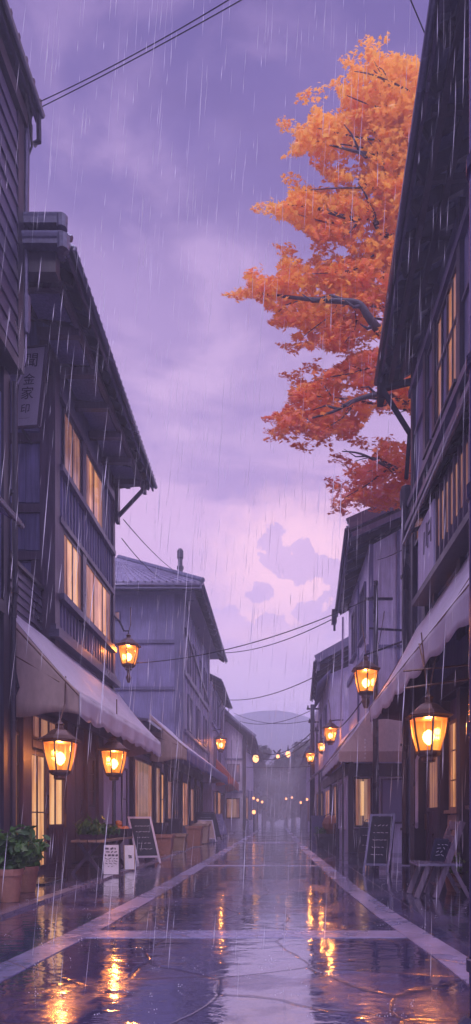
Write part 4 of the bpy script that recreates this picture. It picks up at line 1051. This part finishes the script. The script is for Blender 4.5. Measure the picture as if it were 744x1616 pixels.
for k,(x,y,z) in enumerate(((-3.56,13.65,.80),(-3.4,13.68,.80),(-3.3,13.82,.80),(-3.52,13.88,.80),(-3.44,13.76,.92))):
    m=MB(); m.lathe((x,y,GZ+z),[(.02,-.07),(.07,-.05),(.09,0),(.07,.06),(.02,.08)],10); m.build('gourd',ORANGEM,t,smooth=True)
t=thing('storage_box',(-3.95,14.7,GZ),'dark lidded box standing behind the trestle table by the lantern post','box')
m=MB(); m.hexa([(-4.25,14.4,GZ+.0),(-3.68,14.4,GZ+.0),(-3.68,15,GZ),(-4.25,15,GZ),(-4.2,14.45,GZ+.86),(-3.72,14.45,GZ+.86),(-3.72,14.95,GZ+.86),(-4.2,14.95,GZ+.86)]); m.build('body',METAL,t)
m=MB(); m.box(-4.22,-3.70,14.43,14.97,GZ+.86,GZ+.91); m.build('lid',WOODD,t)

def poster(base0,base1,h,lean,lab,lines,side=WOODD,backmat=WOODD,group='posters propped against the trestle table',text=None):
    """leaning sheet: bottom edge base0->base1, top leans by vector"""
    a,b=Vector(base0),Vector(base1); up=Vector((lean[0],lean[1],h)); ux=(b-a).normalized(); nn=ux.cross(up).normalized()
    if nn.y>0: nn=-nn
    t=thing('leaning_sign',a.lerp(b,.5),lab,'sign',group)
    m=MB(); m.slab([a,b,b+up,a+up],-nn*.03); m.build('backing',backmat,t)
    m=MB(); e=ux*.02; f=up*.02; m.slab([a+e+f,b-e+f,b+up-e-f,a+up+e-f],nn*.006); m.build('sheet',PAPER,t)
    m=MB(); W=(b-a).length; c=a.lerp(b,.5)+nn*.008; un=up.normalized(); HH=up.length
    for (z,s,w) in lines:
        scribble(m,c+un*HH*z,ux,un,W*w,s*2,1,s)
    m.build('print',INK,t); return t
poster((-3.22,11.72,GZ),(-2.90,11.70,GZ),.56,(-.03,.12),'white printed notice leaning on the nearest table leg, lines of grey text across its top',[(.86,.035,.7),(.75,.02,.6),(.64,.035,.7),(.53,.012,.75),(.45,.012,.6),(.37,.010,.7),(.28,.008,.4)])
poster((-3.10,12.85,GZ),(-2.88,12.9,GZ),.50,(-.03,.10),'smaller plain pale notice with one faint mark, leaning beside the printed one',[(.55,.03,.2),(.48,.02,.15)],backmat=CARD)
t=thing('loose_plank',(-3.15,12.45,GZ),'narrow brown plank wedged between the two leaning notices','plank')
m=MB(); m.slab([(-3.28,12.3,GZ),(-3.08,12.3,GZ),(-3.12,12.42,GZ+.55),(-3.30,12.42,GZ+.55)],(0,.04,0)); m.build('board',WOODR,t)
m=MB(); m.slab([(-3.29,12.285,GZ),(-3.265,12.285,GZ),(-3.285,12.40,GZ+.55),(-3.31,12.40,GZ+.55)],(0,.06,0)); m.build('edge_strip',CARD,t)

def aboard(p, yaw, w, h, spread, lab, zb=GZ, skew=0, group='chalkboard A-frame signs', frame=WOODR, face=BOARD, small=False, lines=5):
    """folding pavement sign at p, front faces -y before yaw"""
    t=bpy.data.objects.new('chalkboard_sign',None); COL.objects.link(t); tag(t,lab,'pavement sign',group)
    def F(x,s,z): # s: 0 front foot .. ; front leaf leans back
        return Vector((x+skew*z/h, -spread/2+spread/2*z/h*s,z))
    for side,nm in ((1,'front_frame'),(-1,'back_frame')):
        m=MB(); q=lambda x,z:Vector((x+skew*z/h,(-spread/2*(1-z/h)-.012)*side,z))
        for x in (-w/2,w/2): m.beam(q(x,0),q(x,h),.045,.035,up=(0,1,0))
        m.beam(q(-w/2,h-.02),q(w/2,h-.02),.035,.045); m.beam(q(-w/2,h*.14),q(w/2,h*.14),.035,.045)
        fr=m.build(nm,frame,t)
        m=MB(); z0,z1=h*.15,h-.05; a,b,c,d=q(-w/2+.02,z0),q(w/2-.02,z0),q(w/2-.02,z1),q(-w/2+.02,z1); m.slab([a,b,c,d],(0,.012*side,0)); m.build('chalkboard',face,fr)
        if side==1 and not small:
            m=MB(); ux=(b-a).normalized(); uz=(d-a).normalized(); scribble(m,(a+c)/2+Vector((0,-.004,0)),ux,uz,w*.6,(z1-z0)*.8,lines,.010); m.build('chalk_writing',CHALK,fr)
    m=MB(); m.tube([(-w/2,-spread*.3,h*.35),(-w/2,spread*.3,h*.35)],.006,4); m.build('stay',METAL,t)
    t.location=(p[0],p[1],zb); t.rotation_euler=(0,0,yaw); return t
G_='chalkboard A-frame signs'
aboard((-3.02,14.95),R(14),.50,1.08,.5,'pale framed chalkboard sign leaning at the left kerb, beyond the white notices',skew=-.22,frame=PLAST)
aboard((2.02,12.75),R(-14),.46,1.16,.62,'tall thin A-frame chalkboard on the wet pavement before the dark right corner pier',zb=.004,skew=.12,frame=GUT)
aboard((2.45,17.3),R(-6),.46,.86,.45,'low dark A-frame board with one glowing mark, left of the tall chalkboard on the right',zb=.004,skew=.05,frame=WOODD,lines=2)
aboard((-3.02,27.6),R(24),.62,.95,.45,'pale low A-frame before the broad slate one on the left',skew=-.1,frame=PLAST,face=PLASTW,lines=3)
aboard((-3.1,29.3),R(30),.95,1.30,.5,'broad dark slate A-frame far down the left pavement',skew=-.25,frame=WOODD)
aboard((-3.1,33.5),R(30),.90,1.25,.5,'farthest A-frame on the left, greyer and half behind the broad slate one',skew=-.25,frame=WOOD2,face=WOOD2)

def crate(name,x,y,w,l,h,lab,mat,z=GZ,cat='planter',taper=.85,rim=True,group=None,inner=SOIL):
    t=thing(name,(x,y,z),lab,cat,group); k=taper
    m=MB(); m.hexa([(x-w/2*k,y-l/2*k,z+.002),(x+w/2*k,y-l/2*k,z+.002),(x+w/2*k,y+l/2*k,z+.002),(x-w/2*k,y+l/2*k,z+.002),(x-w/2,y-l/2,z+h),(x+w/2,y-l/2,z+h),(x+w/2,y+l/2,z+h),(x-w/2,y+l/2,z+h)]); m.build('body',mat,t)
    m=MB(); e=.03
    for (a,b,c,d) in ((x-w/2-e,x+w/2+e,y-l/2-e,y-l/2+.01),(x-w/2-e,x+w/2+e,y+l/2-.01,y+l/2+e),(x-w/2-e,x-w/2+.01,y-l/2+.01,y+l/2-.01),(x+w/2-.01,x+w/2+e,y-l/2+.01,y+l/2-.01)): m.box(a,b,c,d,z+h-.07,z+h+.02)
    m.build('rim',mat,t)
    m=MB(); m.box(x-w/2+.012,x+w/2-.012,y-l/2+.012,y+l/2-.012,z+h+.001,z+h+.006); m.build('filling',inner,t)
    return t
GP='boxes and tubs along the left shopfronts'
crate('square_planter',-3.25,18.3,.5,.5,.55,'terracotta square tub just beyond the pale framed chalkboard',TERRA,group=GP)
crate('square_planter',-3.12,20.4,.42,.5,.52,'small ochre square tub between the terracotta tub and the dark frame stand',CARD,group=GP)
crate('storage_chest',-3.7,19.3,.62,.6,.88,'dark chest against the shopfront behind the terracotta tub',METAL,group=GP,cat='chest',inner=WOODD)
crate('square_planter',-3.05,23.6,.55,.7,.72,'taller red brown tub in the middle of the left row',TERRA,group=GP)
crate('square_planter',-3.1,26.2,.62,.8,.78,'greyish mauve tub beside the broad slate A-frame',PLASTW,group=GP)
crate('storage_chest',-3.55,21.9,.5,.5,1.0,'narrow dark stand under the blue edged awning corner',WOODD,group=GP,cat='chest',inner=WOODD)
m=MB()
t=thing('cloth_heap',(-3.1,25.9,GZ+.79),'pinkish folded cloth lying on the mauve tub','cloth')
m=MB(); m.grid(lambda u,v:(-3.35+.5*u,25.75+.6*v,GZ+.80+.13*math.sin(3.1*u)*math.sin(3.1*v)+.02*math.sin(14*u+5*v)),10,10); m.build('fabric',PLASTW,t,smooth=True,solid=.02)
# right side
t=thing('wicker_basket',(1.98,23.6,.50),'round orange brown basket resting in the dark trough on the right','basket')
m=MB(); m.lathe((2.05,23.6,.48),[(.2,.0),(.33,.18),(.36,.38),(.28,.58),(.12,.68)],16); m.build('basket',surf('wicker',(.25,.10,.07),.4,.6,(3,3,20),6,.5),t)
m=MB(); m.tube([(1.75,23.6,.86),(1.8,23.6,1.16),(2.05,23.6,1.26),(2.3,23.6,1.16),(2.35,23.6,.86)],.025); m.build('handle',WOODR,t)
crate('flower_trough',1.92,23.6,.95,.9,.46,'dark long trough on the right pavement holding the basket',METAL,z=.004,cat='trough')
for k in range(1):
    t=thing('trough_shrub',(1.62,23.35,.47),'small dark leafy clump at the left end of the trough','plant')
    m=MB()
    for i in range(160):
        q=Vector((1.62+random.gauss(0,.09),23.35+random.gauss(0,.12),.50+abs(random.gauss(0,.1)))); a=rnd()*6.28; u=Vector((math.cos(a),math.sin(a),ru(0,1))).normalized(); w_=u.cross(Vector((0,0,1))).normalized(); L=ru(.04,.09)
        m.fan(q,[q-u*L,q+w_*L*.35,q+u*L*1.2,q-w_*L*.35])
    m.build('foliage',GREEN,t)
crate('cabinet',1.98,30.2,.62,.6,1.15,'tall dark cabinet at the foot of the far right porch',WOOD,z=.004,cat='cabinet',taper=1,inner=WOODD)
t=thing('handbag',(2.50,17.3,.87),'small dark bag with looped handle on top of the low right A-frame','bag')
m=MB(); m.hexa([(2.34,17.2,.872),(2.66,17.2,.872),(2.66,17.4,.872),(2.34,17.4,.872),(2.38,17.24,.97),(2.62,17.24,.97),(2.62,17.36,.97),(2.38,17.36,.97)]); m.build('body',METAL,t)
m=MB(); m.tube([(2.4,17.3,.96),(2.44,17.3,1.03),(2.56,17.3,1.03),(2.6,17.3,.96)],.012); m.build('handle',METAL,t)
t=thing('candle_jar',(2.44,16.98,.004),'tiny glowing candle jar at the foot of the low right A-frame','candle')
m=MB(); m.lathe((2.42,16.95,.004),[(.05,.0),(.06,.02),(.06,.13),(.05,.14)],10); m.build('jar',METAL,t); m=MB(); m.lathe((2.42,16.95,.15),[(.03,0),(.045,.05),(.01,.12)],8); m.build('flame',FBULB,t)

# folding chair
t=thing('folding_chair',(2.3,8.85,0),'wet wooden folding chair on the right pavement, its diagonal leg reaching to the backrest','chair')
z=.008
for y in (8.58,9.08):
    m=MB(); m.beam((2.15,y,z),(2.52,y,1.04),.045,.075,up=(1,0,0)); m.build('rear_leg',CHAIRM,t)
    m=MB(); m.beam((1.90,y+.02,z),(2.06,y+.02,.43),.04,.065,up=(1,0,0)); m.build('front_leg',CHAIRM,t)
    m=MB(); m.beam((2.62,y+.04,z),(2.38,y+.04,.45),.04,.05,up=(1,0,0)); m.build('prop_leg',CHAIRM,t)
m=MB()
for i in range(5): m.beam((1.98+i*.115,8.52,.455+.004*(i%2)),(1.98+i*.115,9.16,.455+.004*(i%2)),.115,.035)
m.build('seat',SEATM,t)
m=MB(); m.beam((2.42,8.56,.80),(2.42,9.10,.80),.03,.09); m.beam((2.49,8.56,.98),(2.49,9.10,.98),.03,.12); m.build('backrest',CHAIRM,t)
m=MB(); m.beam((2.21,8.58,.17),(2.21,9.08,.17),.03,.04); m.beam((2.57,8.62,.14),(2.57,9.12,.14),.03,.04); m.build('stretcher',CHAIRM,t)
t=thing('slate_board',(2.28,8.9,.48),'little slate menu propped upright on the folding chair seat','sign')
m=MB(); m.slab([(2.16,8.95,.48),(2.36,8.82,.48),(2.44,8.84,.80),(2.24,8.97,.80)],(.02,.02,0)); m.build('frame',GUT,t)
m=MB(); m.slab([(2.185,8.925,.50),(2.335,8.825,.50),(2.41,8.845,.78),(2.26,8.945,.78)],(-.004,-.008,0)); m.build('slate',BOARD,t)
m=MB(); ux=(.15,-.10,0); scribble(m,(2.298,8.875,.64),ux,(.22,.04,1),.11,.2,4,.008); m.build('chalk_writing',CHALK,t)
t=thing('bushy_plant',(2.62,9.4,.004),'bright green leafy plant in a small pot behind the folding chair','potted plant')
m=MB(); m.lathe((2.62,9.4,.004),[(.09,0),(.13,.22),(.14,.24),(.12,.24)],14); m.build('pot',TERRA,t)
m=MB()
for i in range(200):
    q=Vector((2.62+random.gauss(0,.07),9.4+random.gauss(0,.07),.28+abs(random.gauss(0,.14)))); a=rnd()*6.28; u=Vector((math.cos(a),math.sin(a),ru(0,1))).normalized(); w_=u.cross(Vector((0,0,1))).normalized(); L=ru(.03,.07)
    m.fan(q,[q-u*L,q+w_*L*.4,q+u*L*1.2,q-w_*L*.4])
m.build('foliage',leafmat('lime_leaf',[(.2,(.05,.12,.02,1)),(.8,(.22,.32,.05,1))]),t)

# hanging vertical sign with brushed characters
t=thing('hanging_sign',(-4.9,12.3,8.9),'tall pale signboard with dark brushed characters on the gable end of the tall shop house','sign')
yy=12.6
def PX(px,py,d=12.6): v=px3(px,py,d); return v
m=MB(); a,b,c,d=PX(21,675),PX(61,672),PX(74,545),PX(33,550); m.slab([a,b,c,d],(0,.05,0)); m.build('board',surf('pale_sign_paint',(.42,.38,.50),.12,.5,(2,2,.6),3,.15),t)
m=MB(); e=.02
for p,q in ((a,b),(b,c),(c,d),(d,a)): m.beam(p+Vector((0,.01,0)),q+Vector((0,.01,0)),.07,.03)
m.build('frame',WOODR,t)
m=MB()
up=(d-a).normalized(); ux=Vector((1,0,.06)).normalized()
for ch,px,py,s in (('聞',49.5,570,.30),('金',46,600,.24),('家',43,622,.27),('印',40,646,.20)):
    add_text(m,ch,s,PX(px,py)+Vector((0,-.008,0)),ux,up)
add_text(m,'·———·',.06,PX(38,660)+Vector((0,-.008,0)),ux,up)
m.build('characters',INK,t)
m=MB(); m.beam((-5.15,12.63,8.95),(-5.15,13.3,8.95),.04,.04); m.beam((-4.8,12.63,10.2),(-4.8,13.3,10.2),.04,.04); m.build('sign_bracket',METAL,t)

# blue banner at street end
t=thing('shop_banner',(-2.2,53,0),'narrow blue banner on a pole in the mist beside the end house','banner')
m=MB(); m.lathe((-2.4,53,0),[(.03,.01),(.03,3.4)],6); m.build('pole',METAL,t)
m=MB(); m.grid(lambda u,v:(-2.38+.36*u,53+.05*math.sin(v*6+u*2),.9+2.4*v),4,12); m.build('cloth',CLOTHB,t,solid=.006)

# =================================================================== RAIN
random.seed(5)
m=MB()
for i in range(2100):
    y=ru(2.2,24)**1.0; x0=(-470*y/1000)-.3; x1=(320*y/1000)+.3; x=ru(x0,x1); z=ru(.2,min(19,1.1+1.35*y))
    lean=x/y*.10+ru(-.03,.03)+.0
    L=ru(.10,.34)*(.5+y*.09)*(random.choice((1,1,1,2.0,2.6))); r=ru(.0008,.0026)*(.6+y*.13)
    if x<-2.9 and z<4: continue
    if (x<-3.3 or x>2.3) and rnd()<.55: continue
    p=Vector((x,y,z)); q=p+Vector((-.16*L*.35-lean*L*(-1),0,-L)); d=(q-p)
    n=len(m.v)
    m.v+= [tuple(p)]
    for k in range(3): t_=2.09*k; m.v.append((p.x+d.x*.6+r*math.cos(t_),y+r*math.sin(t_),p.z+d.z*.6))
    m.v.append(tuple(q))
    for k in range(3): a=n+1+k; b=n+1+(k+1)%3; m.f.append((n,a,b)); m.f.append((n+4,b,a))
# drips falling off eave tips
for (X,Y,Z,c) in ((-3.66,19.05,10.8,16),(.42,16,12.0,10),(2.05,14.7,3.0,6)):
    for k in range(c):
        z=Z-.08-k*.085-ru(0,.03); r=ru(.006,.014); m.lathe((X+ru(-.006,.006),Y,z),[(.001,-r*1.8),(r,0),(.001,r*2.2)],5)
rm,t_,bs_,_o=new_mat('falling_rain')
bs_.inputs['Base Color'].default_value=(.92,.92,1,1); bs_.inputs['Roughness'].default_value=.3; bs_.inputs['Specular IOR Level'].default_value=1
tr=t_.add('ShaderNodeBsdfTranslucent'); tr.inputs[0].default_value=(.95,.95,1,1)
tp=t_.add('ShaderNodeBsdfTransparent')
m1=t_.add('ShaderNodeMixShader'); m1.inputs[0].default_value=.5; t_.l.new(bs_.outputs[0],m1.inputs[1]); t_.l.new(tr.outputs[0],m1.inputs[2])
m2=t_.add('ShaderNodeMixShader'); m2.inputs[0].default_value=.9; t_.l.new(tp.outputs[0],m2.inputs[1]); t_.l.new(m1.outputs[0],m2.inputs[2]); t_.l.new(m2.outputs[0],_o.inputs[0])
o=m.build('rain',rm,None); tag(o,'thin pale streaks of rain falling through the whole street','rain',kind='stuff')
# splashes on the road: tiny crowns of water
m=MB()
for i in range(420):
    y=3.4+rnd()**1.6*24; x=ru(-3.2,2.4); r=ru(.006,.016)
    for k in range(4):
        a=rnd()*6.28; d=ru(.005,.035); s=ru(.002,.0045); z=ru(.006,.04)+(GZ if x<-3 else .008)
        m.lathe((x+math.cos(a)*d,y+math.sin(a)*d,z),[(.0003,-s),(s,0),(.0003,s)],4)
o=m.build('rain_splash',rm,None); tag(o,'tiny droplets bouncing off the wet road','rain splash',kind='stuff')

# =================================================================== HAZE
DENS=.0056
m=MB(); m.box(-180,180,-40,330,-1.3,30)
hz=bpy.data.materials.new('haze_air'); hz.use_nodes=True; ht=NT(hz.node_tree); ht.n.clear()
ho=ht.n.new('ShaderNodeOutputMaterial'); hv=ht.n.new('ShaderNodeVolumePrincipled'); hv.inputs['Color'].default_value=(.86,.87,1,1); hv.inputs['Density'].default_value=DENS; hv.inputs['Anisotropy'].default_value=0
ht.l.new(hv.outputs[0],ho.inputs['Volume'])
o=m.build('haze',hz,None); tag(o,'thin violet rain haze filling the street','haze',kind='stuff')

m=MB(); m.box(-9,9,46,118,.02,5.5)
mz=bpy.data.materials.new('ground_mist_air'); mz.use_nodes=True; ht=NT(mz.node_tree); ht.n.clear()
ho=ht.n.new('ShaderNodeOutputMaterial'); hv=ht.n.new('ShaderNodeVolumePrincipled'); hv.inputs['Color'].default_value=(.95,.93,1,1); hv.inputs['Density'].default_value=.018; hv.inputs['Anisotropy'].default_value=0
ht.l.new(hv.outputs[0],ho.inputs['Volume'])
o=m.build('mist',mz,None); tag(o,'pale ground mist lying over the far end of the street','mist',kind='stuff')

# =================================================================== WORLD
w=bpy.data.worlds.new('World'); sc.world=w; w.use_nodes=True; t=NT(w.node_tree); t.n.clear()
out=t.n.new('ShaderNodeOutputWorld'); bg=t.n.new('ShaderNodeBackground'); t.l.new(bg.outputs[0],out.inputs[0]); bg.inputs[1].default_value=.1
sky=t.n.new('ShaderNodeTexSky'); sky.sky_type='NISHITA'; sky.sun_disc=False; sky.sun_elevation=R(48); sky.sun_rotation=R(176)
tc=t.n.new('ShaderNodeTexCoord'); Dv=tc.outputs['Generated']
nm=t.add('ShaderNodeVectorMath'); nm.operation='NORMALIZE'; t.l.new(Dv,nm.inputs[0]); Dv=nm.outputs[0]
sp=t.add('ShaderNodeSeparateXYZ'); t.l.new(Dv,sp.inputs[0]); dx,dy,dz=sp.outputs
S=10.0
def c10(r,g,b,k=1): c=srgb(r,g,b); return tuple(x for x in c[:3])+(1,)
wv=t.noise(t.scalev(Dv,1.3,1.3,3.2),1.6,5,.55,.3)
el=t.math('ADD',dz,t.math('MULTIPLY',t.math('SUBTRACT',wv,.5),.16))
base=t.ramp(el,[(0.0,c10(158,140,200)),(.14,c10(178,154,208)),(.28,c10(212,176,216)),(.42,c10(210,172,212)),(.52,c10(186,156,200)),(.63,c10(160,134,184)),(.72,c10(114,96,156)),(.80,c10(92,78,140)),(1.0,c10(92,76,138))],'EASE')
# soft cloud masses
n1=t.noise(t.scalev(Dv,1.6,1.6,4.2,(3.1,0,1.7)),2.2,7,.58,.6)
cm=t.mapr(n1,.46,.66,0,1,True)
base=t.mix(t.math('MULTIPLY',cm,.75),base,t.ramp(dz,[(0,c10(214,184,218)),(.45,c10(218,184,218)),(.66,c10(190,160,204)),(.8,c10(140,116,172))]))
n3=t.noise(t.scalev(Dv,1.2,1.2,5,(9.1,2,4.7)),2.6,7,.6,.4)
dm=t.mapr(n3,.50,.68,0,1,True)
base=t.mix(t.math('MULTIPLY',dm,.6),base,t.ramp(dz,[(0,c10(150,132,190)),(.5,c10(146,122,180)),(.8,c10(86,70,128))]))
# pink break in the clouds down the street, with heaped cumulus before it
yy_=t.math('MAXIMUM',dy,.05); gx=t.math('DIVIDE',dx,yy_); gz=t.math('DIVIDE',dz,yy_)
cn=t.add('ShaderNodeCombineXYZ'); t.set(cn.inputs[0],gx); t.set(cn.inputs[1],gz); G=cn.outputs[0]
ea=t.noise(G,38,8,.7); eb=t.noise(G,9,3,.5)
def blob(cx,cy,rx,ry,warp=.35,soft=(1.0,.0)):
    a=t.math('DIVIDE',t.math('SUBTRACT',gx,(cx-437)/1000),rx/1000); b=t.math('DIVIDE',t.math('SUBTRACT',gz,(1290-cy)/1000),ry/1000)
    r=t.math('SQRT',t.math('ADD',t.math('MULTIPLY',a,a),t.math('MULTIPLY',b,b)))
    return t.math('ADD',r,t.math('MULTIPLY',t.math('SUBTRACT',ea,.5),warp*2))
front=t.mapr(dy,.1,.3,0,1)
glow=t.mapr(blob(470,895,160,135,.4),.2,1.2,1,0,True)
glow2=t.mapr(blob(405,985,110,34,.5),.4,1.2,.8,0,True)
gl=t.math('MULTIPLY',t.math('MAXIMUM',glow,glow2),front)
base=t.mix(gl,base,c10(255,206,222))
puffs=[(438,838,17,15),(425,858,22,18),(440,880,34,28),(478,872,26,24),(500,895,36,26),(528,905,30,24),(468,898,36,26),(412,935,26,18),(400,940,14,12),(352,985,44,30),(425,985,32,22),(490,970,30,26),(515,985,40,30),(385,1005,80,30),(470,1010,90,34),(560,960,60,60)]
mask=None
for p in puffs:
    b=t.mapr(blob(p[0],p[1],p[2]*.86,p[3]*.86,warp=1.3),.90,1.04,1,0,True)
    mask=b if mask is None else t.math('MAXIMUM',mask,b)
fade=t.mapr(gz,.235,.33,0,1,True)
mask=t.math('MULTIPLY',t.math('MULTIPLY',mask,front),fade)
pc=t.ramp(eb,[(.3,c10(180,154,210)),(.7,c10(200,170,220))])
base=t.mix(t.math('MULTIPLY',mask,.62),base,pc)
# unseen cloud deck behind the camera, brightened to light the leaves and street
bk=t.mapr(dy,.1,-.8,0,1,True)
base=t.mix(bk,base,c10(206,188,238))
# overcast deck: unseen zenith brightened to light street, haze and awnings
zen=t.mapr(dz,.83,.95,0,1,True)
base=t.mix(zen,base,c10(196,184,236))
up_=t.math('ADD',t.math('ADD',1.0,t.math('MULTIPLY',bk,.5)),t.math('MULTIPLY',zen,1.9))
# a share of the physical sky shows through the deck
tint=t.mix(1,sky.outputs[0],(.10,.08,.13,1),'MULTIPLY')
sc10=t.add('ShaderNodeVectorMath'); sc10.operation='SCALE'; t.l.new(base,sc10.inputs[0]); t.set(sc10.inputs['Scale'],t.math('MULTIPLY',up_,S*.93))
fin=t.add('ShaderNodeVectorMath'); fin.operation='ADD'; t.l.new(sc10.outputs[0],fin.inputs[0]); t.l.new(tint,fin.inputs[1])
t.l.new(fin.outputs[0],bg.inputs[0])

sd=bpy.data.lights.new('sun','SUN'); sd.energy=1.0; sd.angle=R(16); sd.color=(1,.86,.90)
so=bpy.data.objects.new('sun',sd); COL.objects.link(so); so.location=(-5,-20,30)
so.rotation_euler=(R(90-48),0,R(4))   # from behind, slightly left

# =================================================================== CAMERA
cd=bpy.data.cameras.new('camera'); cam=bpy.data.objects.new('camera',cd); COL.objects.link(cam); sc.camera=cam
cam.location=(0,0,H); cam.rotation_euler=(R(90),0,0)
cd.sensor_fit='HORIZONTAL'; cd.sensor_width=36; cd.lens=36*1000/744; cd.shift_x=-65/744; cd.shift_y=482/744
cd.clip_start=.05; cd.clip_end=2000
sc.render.resolution_x=471; sc.render.resolution_y=1024
sc.view_settings.view_transform='Standard'; sc.view_settings.look='None'; sc.view_settings.exposure=.36; sc.view_settings.gamma=1
sc.cycles.use_denoising=True
sc.cycles.max_bounces=7; sc.cycles.volume_bounces=2; sc.cycles.transparent_max_bounces=16
sc.cycles.sample_clamp_indirect=4; sc.cycles.caustics_reflective=False; sc.cycles.caustics_refractive=False
